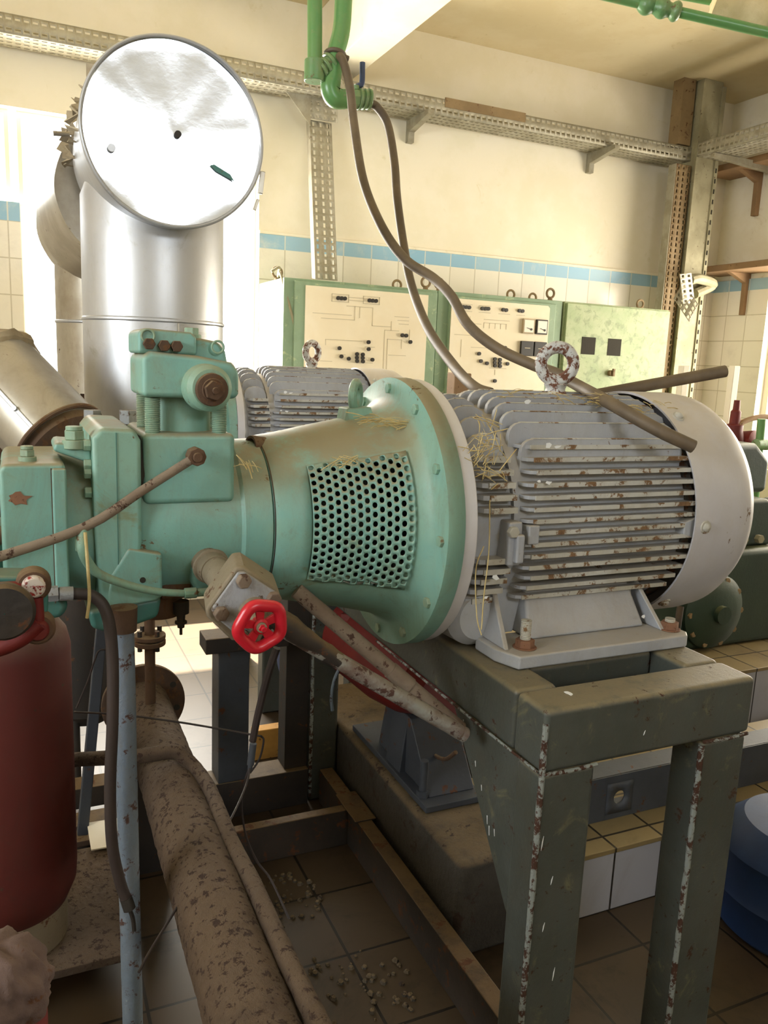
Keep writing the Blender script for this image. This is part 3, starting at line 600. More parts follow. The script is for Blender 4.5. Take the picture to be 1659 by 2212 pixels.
# feet
for side in (-1, 1):
    f = MB()
    y0, y1 = AY + side * 0.342, AY + side * 0.20
    pl = [(0.925, y0), (1.385, y0), (1.402, y0 - side * 0.02), (1.402, y1), (0.902, y1), (0.902, y0 - side * 0.06)]
    f.prism([(x, y, 0.885) for x, y in pl], (0, 0, 0.030))
    ft = f.build('mounting_foot', 'motor_grey', motor, bevel=0.005)
    w = MB(); yy = lambda q: AY + side * q
    w.prism([(1.00, yy(0.262), 0.915), (1.33, yy(0.262), 0.915), (1.305, yy(0.205), 1.03), (1.02, yy(0.205), 1.03)], (0, -side * 0.10, 0))
    w.build('foot_web', 'motor_grey', ft, bevel=0.008)
    for xa, xb in ((0.915, 0.955), (1.345, 1.395)):
        w = MB(); s_ = 1 if xa < 1 else -1
        w.prism([(xa, yy(0.30), 0.915), (xa, yy(0.12), 0.915), (xa + s_ * 0.02, yy(0.12), 1.03), (xa + s_ * 0.02, yy(0.20), 1.03)], (0.012, 0, 0))
        w.prism([(xa, yy(0.20), 0.915), (1.0 if s_ > 0 else 1.34, yy(0.20), 0.915), (1.02 if s_ > 0 else 1.30, yy(0.20), 1.02), (xa + s_ * 0.02, yy(0.20), 1.03)], (0, -side * 0.01, 0))
        w.build('foot_rib', 'motor_grey', ft, bevel=0.003)
    for x in (0.968, 1.372):
        g = MB().hexn((x, yy(0.296), 0.915), (0, 0, 1), 0.021, 0.019).cyl((x, yy(0.296), 0.915), (x, yy(0.296), 0.918), 0.026).build('foot_nut', 'bolt_rust', ft, bevel=0.002)
        c = MB(); pr = []
        for k in range(14): pr += [(0.015 + k * 0.0034, 0.0108), (0.0167 + k * 0.0034, 0.0118)]
        hgt = 14 if x < 1 else 4
        c.lathe((x, yy(0.296), 0.915), (0, 0, 1), [(0.01, 0.001)] + pr[:hgt * 2] + [(pr[hgt * 2 - 1][0] + 0.001, 0.0005)], 20).build('foot_stud', 'motor_edge', g)
# name plate remains and white splashes on fins
def blotch(b, c, n_, r, seed, k=9):
    rnd = random.Random(seed); a, s, u = frame(n_); c = V(c)
    ps = [c + (s * math.cos(2 * PI * i / k) + u * math.sin(2 * PI * i / k) * 0.6) * r * rnd.uniform(0.5, 1.2) for i in range(k)]
    b.prism(ps, a * 0.0008)

# ================================================================== green screw compressor
comp = thing('screw_compressor', 'teal green screw compressor with conical bell housing bolted to the motor flange', 'compressor')
NS = 72
def skipwin(prof_x):
    def f(i, k):
        return prof_x[i] >= 0.5249 and prof_x[i + 1] <= 0.7151 and (k <= 7 or k >= 66)
    return f
prof = [(0.452, 0.155), (0.452, 0.165), (0.462, 0.172), (0.50, 0.178), (0.525, 0.183), (0.56, 0.191), (0.60, 0.199), (0.64, 0.207), (0.68, 0.217), (0.715, 0.227), (0.735, 0.236), (0.75, 0.248), (0.76, 0.262), (0.764, 0.302), (0.799, 0.302)]
bell = MB().lathe((0, AY, AZ), AX3, prof, NS, skip=skipwin([p[0] for p in prof])).build('bell_housing', 'pump_green', comp, solid=0.008, sharp=45)
MB().lathe((0, AY, AZ), AX3, [(0.47, 0.06), (0.54, 0.06), (0.54, 0.11), (0.59, 0.11), (0.59, 0.075), (0.62, 0.075), (0.62, 0.12), (0.68, 0.12), (0.68, 0.05), (0.80, 0.05)], 32).build('coupling', 'dark_hole', bell)
# perforated guard: staggered round holes in a sheet rolled over the opening
def rcone(x):
    for (a, ra), (b_, rb) in zip(prof[1:], prof[2:]):
        if a <= x <= b_: return ra + (rb - ra) * (x - a) / (b_ - a)
    return prof[-1][1]
b = MB(); ncol, nrow = 14, 15; xa, xb = 0.520, 0.722; aa, ab = -33.0, 42.5
for i in range(ncol):
    for j in range(-1, nrow + 1):
        u0, u1 = xa + (xb - xa) * i / ncol, xa + (xb - xa) * (i + 1) / ncol
        off = 0.5 if i % 2 else 0.0
        v0, v1 = (j + off) / nrow, (j + 1 + off) / nrow
        v0c, v1c = max(v0, 0), min(v1, 1)
        if v1c - v0c < 1e-4: continue
        full = (v1c - v0c) > 0.9 / nrow
        def pt(uu, vv):
            tt = aa + (ab - aa) * vv; wob = 0.0016 * math.sin(uu * 95) * (1 if vv < 0.1 or vv > 0.9 else 0)
            return cy(uu, rcone(uu) + 0.009 + wob, tt)
        if not full: b.add([pt(u0, v0c), pt(u1, v0c), pt(u1, v1c), pt(u0, v1c)], [(0, 1, 2, 3)]); continue
        cu_, cv_ = (u0 + u1) / 2, (v0c + v1c) / 2; hu, hv = (u1 - u0) * 0.345, (v1c - v0c) * 0.31
        outer = [(0.5, 0), (0.5, 0.28), (0.5, 0.5), (0.28, 0.5), (0, 0.5), (-0.28, 0.5), (-0.5, 0.5), (-0.5, 0.28), (-0.5, 0), (-0.5, -0.28), (-0.5, -0.5), (-0.28, -0.5), (0, -0.5), (0.28, -0.5), (0.5, -0.5), (0.5, -0.28)]
        po = [pt(cu_ + x * (u1 - u0), cv_ + y * (v1c - v0c)) for x, y in outer]
        pi_ = []
        for x, y in outer:
            t_ = math.atan2(y, x); pi_.append(pt(cu_ + math.cos(t_) * hu, cv_ + math.sin(t_) * hv))
        b.add(po + pi_, [(q, (q + 1) % 16, 16 + (q + 1) % 16, 16 + q) for q in range(16)])
b.build('perforated_guard', 'pump_green', bell, solid=0.002)
# lifting lug on top of the bell
b = MB(); lx = 0.678
b.torus((lx, AY, AZ + 0.262), (0.75, -0.6, 0), 0.024, 0.010, 32, 10, sy=1.15)
b.prism([(lx - 0.035, AY - 0.03, AZ + 0.208), (lx + 0.035, AY - 0.03, AZ + 0.215), (lx + 0.028, AY - 0.024, AZ + 0.240), (lx - 0.028, AY - 0.024, AZ + 0.236)], (0, 0.055, 0))
b.build('lifting_lug', 'pump_green_worn', bell, bevel=0.003)
for ang in (-2, 28, -32, 60, 120, 152, -62, -90, 180, -118, -150, 90):
    p = cy(0.764, 0.281, ang)
    MB().hexn(p, (-1, 0, 0), 0.012, 0.012).cyl(p, p + V(-0.003, 0, 0), 0.016, n=20).build('flange_bolt', 'pump_green_worn', bell, bevel=0.0015)
# small oil port on the neck of the bell (dark round opening at its upper left)
p = cy(0.452, 0.158, 78)
MB().lathe((0.435, AY - 0.035, AZ + 0.150), (-1, -0.25, 0.1), [(-0.06, 0.026), (0.0, 0.028), (0.004, 0.027), (0.004, 0.022), (-0.02, 0.022), (-0.02, 0.0)], 28).build('neck_port', 'rust_brown', bell)
# rotor casing
case = MB().lathe((0, AY, AZ), AX3, [(0.19, 0.10), (0.19, 0.150), (0.205, 0.158), (0.30, 0.160), (0.385, 0.160), (0.392, 0.166), (0.445, 0.168), (0.450, 0.160), (0.450, 0.10)], 72).build('rotor_casing', 'pump_green', comp)
MB().tube([cy(0.451, 0.167, t) for t in range(-100, 101, 10)], 0.0022, n=6, sm=2).build('joint_gasket', 'black_steel', case)
# saddle under the suction neck
b = MB(); b.box((0.202, AY - 0.155, AZ + 0.06), (0.372, AY + 0.1, AZ + 0.193)); b.build('valve_saddle', 'pump_green', comp, bevel=0.012, seg=3)
# suction stop: neck, studs, upper block, bonnet
neck = MB().lathe((0.283, AY - 0.075, AZ + 0.19), (0, 0, 1), [(0, 0.062), (0.004, 0.057), (0.07, 0.056), (0.10, 0.056)], 40, caps=True).build('suction_neck', 'pump_green', comp)
for x, y in ((0.222, AY - 0.135), (0.345, AY - 0.135), (0.222, AY - 0.02), (0.345, AY - 0.02)):
    pr = [(0, 0.001)]
    for k in range(20): pr += [(k * 0.0034, 0.0125), (0.0017 + k * 0.0034, 0.0145)]
    MB().lathe((x, y, AZ + 0.19), (0, 0, 1), pr + [(0.07, 0.001)], 18).build('threaded_stud', 'pump_green_worn', neck)
blk = MB().prism([(0.200, AY - 0.165, AZ + 0.258), (0.372, AY - 0.165, AZ + 0.258), (0.376, AY - 0.165, AZ + 0.268), (0.376, AY - 0.165, AZ + 0.310), (0.362, AY - 0.165, AZ + 0.325), (0.30, AY - 0.165, AZ + 0.335), (0.215, AY - 0.165, AZ + 0.340), (0.200, AY - 0.165, AZ + 0.33)], (0, 0.17, 0)).build('valve_block', 'pump_green', comp, bevel=0.010, seg=3)
q = U(440, 850, y=AY - 0.20)
b = MB(); b.lathe((0.312, AY - 0.16, AZ + 0.278), (0.1, -1, 0), [(0, 0.044), (0.03, 0.042), (0.038, 0.034), (0.040, 0.001)], 32); b.build('plug_boss', 'pump_green_worn', blk)
b = MB(); b.lathe((0.316, AY - 0.198, AZ + 0.276), (0.1, -1, 0), [(0, 0.030), (0.010, 0.029), (0.012, 0.020), (0.014, 0.020)], 28, caps=True); b.hexn((0.317, AY - 0.21, AZ + 0.275), (0.1, -1, 0), 0.018, 0.012, rot=0.3); b.cyl((0.318, AY - 0.222, AZ + 0.275), (0.319, AY - 0.228, AZ + 0.275), 0.006)
b.build('drain_plug', 'rust_brown', blk, bevel=0.0015)
cap_ = MB().prism([(0.196, AY - 0.150, AZ + 0.335), (0.300, AY - 0.150, AZ + 0.335), (0.300, AY - 0.150, AZ + 0.368), (0.290, AY - 0.150, AZ + 0.376), (0.206, AY - 0.150, AZ + 0.380), (0.196, AY - 0.150, AZ + 0.372)], (0, 0.14, 0)).build('valve_bonnet', 'pump_green', blk, bevel=0.008, seg=3)
MB().prism([(0.290, AY - 0.140, AZ + 0.315), (0.362, AY - 0.140, AZ + 0.315), (0.356, AY - 0.140, AZ + 0.345), (0.342, AY - 0.140, AZ + 0.362), (0.300, AY - 0.140, AZ + 0.368)], (0, 0.12, 0)).build('valve_shoulder', 'pump_green', blk, bevel=0.008, seg=3)
for x, y, z in ((0.214, AY - 0.158, AZ + 0.352), (0.240, AY - 0.158, AZ + 0.350), (0.262, AY - 0.158, AZ + 0.350)):
    MB().hexn((x, y + 0.006, z), (0, -1, 0), 0.011, 0.014).build('bonnet_bolt', 'rust_brown', cap_, bevel=0.0015)
for x, z in ((0.213, AZ + 0.366), (0.338, AZ + 0.352)):
    MB().torus((x, AY - 0.152, z), (0, -1, 0), 0.011, 0.0022, 24, 8).build('bonnet_clip', 'pump_green_worn', cap_)
MB().hexn((0.300, AY - 0.10, AZ + 0.372), (0, 0, 1), 0.014, 0.014).cyl((0.3, AY - 0.10, AZ + 0.36), (0.3, AY - 0.10, AZ + 0.374), 0.018).build('bonnet_bolt', 'pump_green_worn', cap_, bevel=0.0015)
# upright flange between casing and inlet housing
fl = MB().prism([(0.122, AY - 0.168, 1.000), (0.175, AY - 0.168, 1.000), (0.197, AY - 0.168, 1.16), (0.197, AY - 0.168, 1.345), (0.186, AY - 0.168, 1.366), (0.128, AY - 0.168, 1.368), (0.114, AY - 0.168, 1.350), (0.114, AY - 0.168, 1.19)], (0, 0.33, 0)).build('inlet_flange', 'pump_green', comp, bevel=0.009, seg=3)
MB().box((0.1535, AY - 0.1695, 1.01), (0.1548, AY - 0.160, 1.36)).build('flange_joint', 'pump_green_deep', fl)
for z, dx in ((1.335, 0), (1.30, 0), (1.285, 0), (1.25, 0)):
    MB().hexn((0.114, AY - 0.14, z), (-1, 0, 0), 0.011, 0.013).build('flange_bolt', 'pump_green_worn', fl, bevel=0.0015)
MB().prism([(0.176, AY - 0.150, 1.365), (0.198, AY - 0.150, 1.352), (0.205, AY - 0.150, 1.28), (0.198, AY - 0.150, 1.25), (0.186, AY - 0.150, 1.26)], (0, 0.03, 0)).build('dark_gap', 'dark_hole', fl)  # dark solid filling the gap beside the flange, its darkness put into the colour
# foot of the casing: sloping bracket with one bolt hole
ftm = MB().prism([(0.172, AY - 0.172, 1.150), (0.232, AY - 0.172, 1.136), (0.232, AY - 0.172, 1.052), (0.222, AY - 0.172, 1.045), (0.130, AY - 0.172, 1.035), (0.140, AY - 0.172, 1.10)], (0, 0.12, 0)).build('casing_foot', 'pump_green', comp, bevel=0.006)
MB().cyl((0.196, AY - 0.173, 1.088), (0.196, AY - 0.169, 1.088), 0.0055, n=16).build('bolt_hole', 'dark_hole', ftm)
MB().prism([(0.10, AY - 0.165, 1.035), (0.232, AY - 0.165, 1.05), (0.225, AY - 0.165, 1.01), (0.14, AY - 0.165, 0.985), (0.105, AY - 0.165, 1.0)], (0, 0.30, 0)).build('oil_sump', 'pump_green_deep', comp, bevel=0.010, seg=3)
# discharge leg of the casing around the side nozzle
MB().prism([(0.292, AY - 0.155, 1.165), (0.366, AY - 0.155, 1.16), (0.366, AY - 0.155, 1.085), (0.35, AY - 0.155, 1.065), (0.300, AY - 0.155, 1.048), (0.288, AY - 0.155, 1.07)], (0, 0.10, 0)).build('discharge_leg', 'pump_green', comp, bevel=0.012, seg=3)
MB().prism([(0.245, AY - 0.12, 1.12), (0.296, AY - 0.12, 1.12), (0.296, AY - 0.12, 1.03), (0.235, AY - 0.12, 1.03)], (0, 0.10, 0)).build('oil_gallery', 'rust_brown', comp, bevel=0.006)
b = MB(); b.box((0.385, AY - 0.155, 1.045), (0.425, AY - 0.10, 1.078)).build('casing_lug', 'pump_green', comp, bevel=0.006)
# inlet housing drum, oil filter cover
MB().lathe((0, AY, AZ), AX3, [(0.055, 0.08), (0.055, 0.145), (0.07, 0.150), (0.118, 0.150)], 56).build('inlet_drum', 'pump_green', comp)
MB().prism([(0.050, AY - 0.14, 1.325), (0.116, AY - 0.14, 1.300), (0.116, AY - 0.14, 1.335), (0.055, AY - 0.14, 1.340)], (0, 0.12, 0)).build('drum_cap', 'pump_green', comp, bevel=0.006)
cover = MB().prism([(-0.036, AY - 0.182, 1.125), (-0.015, AY - 0.182, 1.095), (0.068, AY - 0.182, 1.075), (0.068, AY - 0.182, 1.308), (-0.030, AY - 0.182, 1.308), (-0.036, AY - 0.182, 1.295)], (0, 0.28, 0)).build('end_cover', 'pump_green', comp, bevel=0.008, seg=3)
MB().box((0.0445, AY - 0.1835, 1.06), (0.0462, AY - 0.17, 1.30)).build('cover_joint', 'rust_brown', cover)
MB().box((0.046, AY - 0.188, 1.065), (0.0695, AY - 0.17, 1.300)).build('cover_rim', 'pump_green', cover, bevel=0.004)
b = MB(); blotch(b, (-0.006, AY - 0.1822, 1.25), (0, -1, 0), 0.020, 3, 15); b.build('rust_patch', 'bolt_rust', cover)
def hexplug(x, y, z, r, par, m='pump_green_worn'):
    MB().cyl((x, y, z - 0.01), (x, y, z + 0.006), r * 1.15, n=24).hexn((x, y, z + 0.006), (0, 0, 1), r, r * 0.9).cyl((x, y, z + 0.006 + r * 0.9), (x, y, z + 0.010 + r * 1.1), r * 0.8, n=20).build('hex_plug', m, par, bevel=0.0015)
hexplug(0.009, AY - 0.14, 1.310, 0.013, comp); hexplug(0.087, AY - 0.13, 1.338, 0.018, comp)
b = MB(); b.box((-0.08, AY - 0.16, 1.27), (-0.034, AY - 0.05, 1.30)); b.cyl((-0.045, AY - 0.15, 1.23), (-0.033, AY - 0.15, 1.23), 0.018).cyl((-0.045, AY - 0.15, 1.18), (-0.033, AY - 0.15, 1.18), 0.016); b.build('cover_bolts', 'rust_brown', comp, bevel=0.003)
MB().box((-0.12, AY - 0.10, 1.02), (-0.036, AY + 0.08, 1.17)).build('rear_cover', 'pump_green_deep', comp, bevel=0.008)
# brown cup under the casing
MB().lathe((0.240, AY - 0.06, 0.985), (0, 0, 1), [(0, 0.001), (0, 0.043), (0.010, 0.047), (0.055, 0.047), (0.06, 0.001)], 40).build('oil_strainer', 'rust_brown', comp)
b = MB(); b.cyl((0.278, AY - 0.10, 1.02), (0.278, AY - 0.10, 0.995), 0.016).cyl((0.278, AY - 0.10, 0.995), (0.278, AY - 0.10, 0.965), 0.009, 0.007).cyl((0.278, AY - 0.10, 0.978), (0.278, AY - 0.10, 0.974), 0.012).cyl((0.278, AY - 0.10, 0.97), (0.278, AY - 0.10, 0.95), 0.003); b.build('drain_cock', 'black_steel', comp)
# green steel pedestal carrying casing, seen only as dark mass under the sump
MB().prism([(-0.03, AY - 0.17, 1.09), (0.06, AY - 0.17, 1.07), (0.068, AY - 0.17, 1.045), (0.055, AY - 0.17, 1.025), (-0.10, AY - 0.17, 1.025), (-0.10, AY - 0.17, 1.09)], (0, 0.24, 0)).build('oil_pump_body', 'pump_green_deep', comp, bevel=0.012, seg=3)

# thin oil line with banjo end
t = thing('oil_line', 'thin flaking oil pipe slanting across the green compressor to a round banjo fitting', 'pipe')
g0, g1, g2 = U(424, 986, y=1.47), U(180, 1140, y=1.42), U(-60, 1222, y=1.38)
MB().tube([g0, g0.lerp(g1, 0.08), g0.lerp(g1, 0.5), g1, g2], 0.0085, n=12, sm=4).build('tube_run', 'rust_tube', t)
MB().cyl(g0 + V(0, 0.02, 0), g0 + V(0, -0.012, 0), 0.017, n=8).cyl(g0 + V(0, -0.012, 0), g0 + V(0, -0.02, 0), 0.009, n=16).build('banjo_fitting', 'rust_brown', t, bevel=0.002)
t = thing('branch_hose', 'pale green painted hose curving from the oil pipe down under the compressor', 'hose')
hp = [U(178, 1150, y=1.42), U(178, 1185, y=1.41), U(190, 1215, y=1.42), U(215, 1240, y=1.43), U(270, 1262, y=1.44), U(340, 1278, y=1.45), U(405, 1282, y=1.46)]
MB().tube(hp, lambda q: 0.0095 - 0.003 * q, n=14, sm=8).build('hose_run', 'pump_green_worn', t)
MB().cyl(U(178, 1140, y=1.42), U(178, 1162, y=1.415), 0.008, n=12).hexn(U(176, 1162, y=1.42), (0, 0, -1), 0.012, 0.022).build('hose_nut', 'pump_green_worn', t, bevel=0.0015)
MB().cyl(U(398, 1282, y=1.46), U(425, 1280, y=1.46), 0.010, n=10).cyl(U(425, 1280, y=1.46), U(452, 1278, y=1.46), 0.008).build('end_fitting', 'pump_green_worn', t, bevel=0.0015)
tag(MB().tube([U(184, 1150, y=1.405), U(190, 1230, y=1.40), U(193, 1290, y=1.405), U(188, 1335, y=1.41)], 0.0028, n=8).build('hanging_wire', 'straw'), 'short yellowish stalk hanging from the oil pipe branch', 'wire')

# ---------------------------------------------------------------- stop valve with red handwheel
t = thing('stop_valve', 'grey square-bodied stop valve with a red handwheel, pointing at the viewer', 'valve')
n0 = Vector((0.318, 1.52, 1.110)); wc = U(563, 1352, y=1.17)
wa = Vector((0.10, -0.975, -0.10)).normalized()
bc = U(533, 1300, y=1.285)
b = MB(); b.cyl(n0, n0.lerp(bc, 0.30), 0.030, 0.030).cyl(n0.lerp(bc, 0.30), bc, 0.028, 0.034)
b.torus(n0.lerp(bc, 0.16), bc - n0, 0.030, 0.005, 28, 8)
b.build('inlet_neck', 'valve_body', t, disp=0.004, dscale=0.02)
ux = (U(600, 1290, y=1.285) - U(500, 1222, y=1.285)).normalized(); uy = wa.cross(ux).normalized()
c8 = [(-0.052, 0.044), (-0.040, 0.056), (0.045, 0.050), (0.056, 0.038), (0.052, -0.050), (0.040, -0.060), (-0.044, -0.060), (-0.060, -0.044)]
def quadv(P_, y): return U(P_[0], P_[1], y=y)
outline = [(508, 1226), (527, 1224), (600, 1272), (608, 1292), (560, 1392), (500, 1385), (447, 1335), (443, 1318)]
body = MB().prism([U(a_, b_, y=1.265) for a_, b_ in outline], (0.012, 0.075, 0.008)).build('valve_body', 'valve_body', t, bevel=0.006, seg=3)
MB().prism([U(a_, b_, y=1.263) for a_, b_ in [(512, 1234), (526, 1232), (594, 1276), (599, 1292), (552, 1372), (505, 1366), (458, 1326), (455, 1314)]], (0, -0.006, 0)).build('flange_plate', 'valve_silver', t, bevel=0.004, seg=2, disp=0.003, dscale=0.012)
for p_ in ((523, 1252), (588, 1290), (475, 1322), (520, 1372)):
    q = U(p_[0], p_[1], y=1.262); MB().hexn(q, wa, 0.0135, 0.014).build('flange_bolt', 'rust_tube', body, bevel=0.003)
sp0 = U(545, 1322, y=1.262)
MB().lathe(sp0, wc - sp0, [(-0.005, 0.032), (0.004, 0.030), (0.012, 0.022), (0.05, 0.020), (0.055, 0.014), (0.062, 0.010), ((wc - sp0).length + 0.012, 0.008)], 28, caps=True).build('bonnet', 'valve_body', t)
wh = MB().torus(wc, wa, 0.0355, 0.0098, 60, 14, rf=lambda q: 1 + 0.05 * math.cos(5 * q + 0.6)).build('handwheel', 'red_enamel', t); wh['label'] = 'glossy red five-lobed handwheel'
a_, s_, u_ = frame(wa)
for k in range(5):
    an = 2 * PI * k / 5 + 0.25; d_ = s_ * math.cos(an) + u_ * math.sin(an); tn = wa.cross(d_)
    q0, q1 = wc + d_ * 0.009, wc + d_ * 0.032
    MB().prism([q0 - tn * 0.006, q1 - tn * 0.0085, q1 + tn * 0.0085, q0 + tn * 0.006], wa * -0.005).build('spoke', 'red_enamel', wh, bevel=0.0012)
MB().lathe(wc, wa, [(-0.012, 0.012), (0.004, 0.013), (0.007, 0.009), (0.007, 0.001)], 24).hexn(wc + wa * 0.006, wa, 0.008, 0.006).cyl(wc + wa * 0.012, wc + wa * 0.017, 0.0045, n=12).build('hub', 'red_enamel', wh, bevel=0.001)
# the two diagonal pipes
t = thing('diagonal_pipe', 'dusty brown pipe slanting down from behind the valve, upper of the two', 'pipe')
d0, d1 = U(640, 1275, y=1.52), U(995, 1575, y=1.40)
MB().tube([d0, d0.lerp(d1, .5), d1], 0.0165, n=18, sm=6).build('tube_run', 'rust_tube', t, disp=0.002, dscale=0.02)
c = d0.lerp(d1, 0.56); MB().cyl(c, d0.lerp(d1, 0.68), 0.0185, n=18).build('sleeve', 'rust_tube', t)
t = thing('diagonal_pipe', 'peeling steel pipe below the other slanting one, starting behind the red handwheel', 'pipe')
d0, d1 = U(590, 1345, y=1.36), U(988, 1578, y=1.33)
MB().tube([d0, d0.lerp(d1, .5), d1, d1 + (d1 - d0).normalized() * 0.012], lambda q: 0.016 if q < 0.97 else 0.012, n=18, sm=6).build('tube_run', 'peeling_pipe', t, disp=0.003, dscale=0.02)
MB().tube([d0.lerp(d1, -0.05) + V(0, .0, .012), d0.lerp(d1, .15) + V(0, 0, .006), d0.lerp(d1, .33)], lambda q: 0.024 - 0.008 * q, n=16, sm=6).build('lagging_scrap', 'black_steel', t, disp=0.012, dscale=0.02)
MB().lathe(d1, (d1 - d0), [(0.004, 0.0165), (0.012, 0.015), (0.020, 0.008), (0.021, 0.0005)], 20).build('end_cap', 'rust_tube', t)

# ================================================================== steel stand
st = thing('motor_stand', 'welded grey-green box-section steel stand carrying the foreground motor', 'stand')
X0, X1, Y0, Y1, ZT_, ZB_ = 0.862, 1.396, 1.13, 2.50, 0.884, 0.758
BW = 0.10
def box_part(name, a, b_, m='stand_grey', bev=0.012): return MB().box(a, b_).build(name, m, st, bevel=bev, seg=3)
box_part('front_beam', (X0, Y0, ZB_), (X1, Y0 + BW, ZT_))
box_part('side_beam', (X0, Y0 + BW, ZB_), (X0 + BW, Y1, ZT_)); box_part('side_beam', (X1 - BW, Y0 + BW, ZB_), (X1, Y1, ZT_))
box_part('rear_beam', (X0 + BW, Y1 - BW, ZB_), (X1 - BW, Y1, ZT_)); box_part('cross_beam', (X0 + BW, Y0 + 0.20, ZB_ + 0.02), (X1 - BW, Y0 + 0.31, ZT_ - 0.002))
LW = 0.128
for x in (X0, 1.262):
    for y in (Y0, Y1 - 0.09):
        box_part('leg', (x, y, 0), (x + (LW if y < 2 else 0.1), y + 0.085, ZB_))
        MB().tube([(x + 0.004, y - 0.0, ZB_), (x + LW * 0.5, y - 0.001, ZB_ - 0.002), (x + LW, y - 0.0, ZB_)], 0.004, n=8, sm=6).build('weld_bead', 'weld', st, disp=0.002, dscale=0.01)
        MB().tube([(x + 0.004, y + 0.004, ZB_ + (0.10 if x == X0 else -0.01)), (x + 0.004, y + 0.004, 0.4), (x + 0.004, y + 0.004, 0.02)], 0.0062, n=8, sm=12).build('weld_bead', 'weld', st, disp=0.0035, dscale=0.012)
MB().prism([(X0 + 0.002, Y0 + 0.06, ZB_), (X0 + 0.002, Y0 + 0.34, ZB_), (X0 + 0.002, Y0 + 0.085, 0.42), (X0 + 0.002, Y0 + 0.06, 0.40)], (0.012, 0, 0)).build('gusset_plate', 'stand_grey', st)
MB().tube([(X0, Y0 + 0.01, ZB_), (X0 - 0.001, 1.5, ZB_), (X0, 1.9, ZB_)], 0.003, n=8).build('weld_bead', 'weld', st)
b = MB()
for x, z, l in ((0.875, 0.60, 0.03), (0.905, 0.52, 0.018), (0.93, 0.30, 0.03), (1.10, 0.80, 0.010), (0.895, 0.42, 0.02)):
    b = MB(); b.prism([(x, Y0 - 0.001, z), (x + 0.0022, Y0 - 0.001, z + l * 0.3), (x + 0.004, Y0 - 0.001, z + l), (x + 0.001, Y0 - 0.001, z + l * 0.6)], (0, 0.002, 0)); b.build('paint_drip', 'white_splash', st)
for y, z, l in ((1.30, 0.56, 0.018), (1.29, 0.54, 0.02), (1.27, 0.55, 0.014), (1.33, 0.62, 0.012), (1.42, 0.73, 0.01), (1.36, 0.66, 0.012)):
    b = MB(); b.prism([(X0 + 0.001, y, z), (X0 + 0.001, y + 0.003, z + l), (X0 + 0.001, y + 0.001, z + l), (X0 + 0.001, y - 0.001, z)], (-0.001, 0, 0)); b.build('paint_drip', 'white_splash', st)
b = MB(); blotch(b, U(1228, 1498, z=ZT_), (0, 0, 1), 0.010, 5); b.build('paint_drip', 'white_splash', st)
for i_, (px, py, r_) in enumerate(((1140, 868, .008), (1185, 962, .010), (1205, 965, .008), (1165, 1040, .005), (1185, 1043, .008), (1070, 1248, .010), (1050, 1290, .006), (1390, 1332, .007))):
    b = MB(); blotch(b, U(px, py, y=AY - (0.276 if py > 900 else 0.21)), (0, -1, 0), r_, 20 + i_, 7); b.build('paint_fleck', 'white_splash', motor)
# straw lodged on the machines
rnd = random.Random(11)
def straw(b, px, py, y, ln, ang, r=0.0007):
    p = U(px, py, y=y); a = math.radians(ang); d = Vector((math.cos(a), rnd.uniform(-.4, .4), math.sin(a))) * ln
    b.tube([p - d / 2, p + V(0, -0.002, 0.002), p + d / 2], r, n=5, sm=3)
def strawclump(lab, pts, n, spread, yy, ln=(0.02, 0.06), angs=(0, 180)):
    b = MB()
    for _ in range(n):
        px, py = rnd.choice(pts); straw(b, px + rnd.uniform(-1, 1) * spread[0], py + rnd.uniform(-1, 1) * spread[1], yy + rnd.uniform(-.004, .004), rnd.uniform(*ln), rnd.uniform(*angs), rnd.uniform(.0005, .0011))
    return tag(b.build('straw', 'straw'), lab, 'straw', kind='stuff')
strawclump('dry straw caught on the motor end shield beside the green flange', [(1060, 950), (1045, 985), (1075, 1010), (1030, 1000)], 60, (28, 45), AY - 0.262, (0.02, 0.07))
strawclump('dry straw lying on top of the bell housing behind the lifting lug', [(800, 905), (840, 912), (870, 918)], 45, (32, 10), AY - 0.13, (0.02, 0.05), (-20, 20))
strawclump('dry straw over the top edge of the perforated guard', [(735, 1003), (755, 995)], 14, (22, 8), AY - 0.20, (0.02, 0.05), (-30, 50))
strawclump('dry straw along the motor top and around its lifting ring', [(1120, 850), (1330, 872), (1400, 880), (1260, 860)], 55, (60, 10), AY - 0.14, (0.02, 0.05), (-25, 15))
strawclump('dry straw stuck in the neck port of the compressor', [(525, 1000), (545, 1012)], 10, (10, 8), AY - 0.19, (0.02, 0.04), (-80, 20))
for lab, pts in (('long drooping straw stem hanging down the motor beside the flange', [(1058, 1080, 1.385), (1056, 1190, 1.37), (1045, 1290, 1.36), (1040, 1360, 1.34)]),
                 ('second looped straw stem just left of the longer one', [(1045, 1180, 1.38), (1028, 1230, 1.37), (1030, 1330, 1.355), (1040, 1372, 1.34)])):
    tag(MB().tube([U(a_, b_, y=c_) for a_, b_, c_ in pts], 0.0013, n=6).build('straw_stem', 'straw'), lab, 'straw')
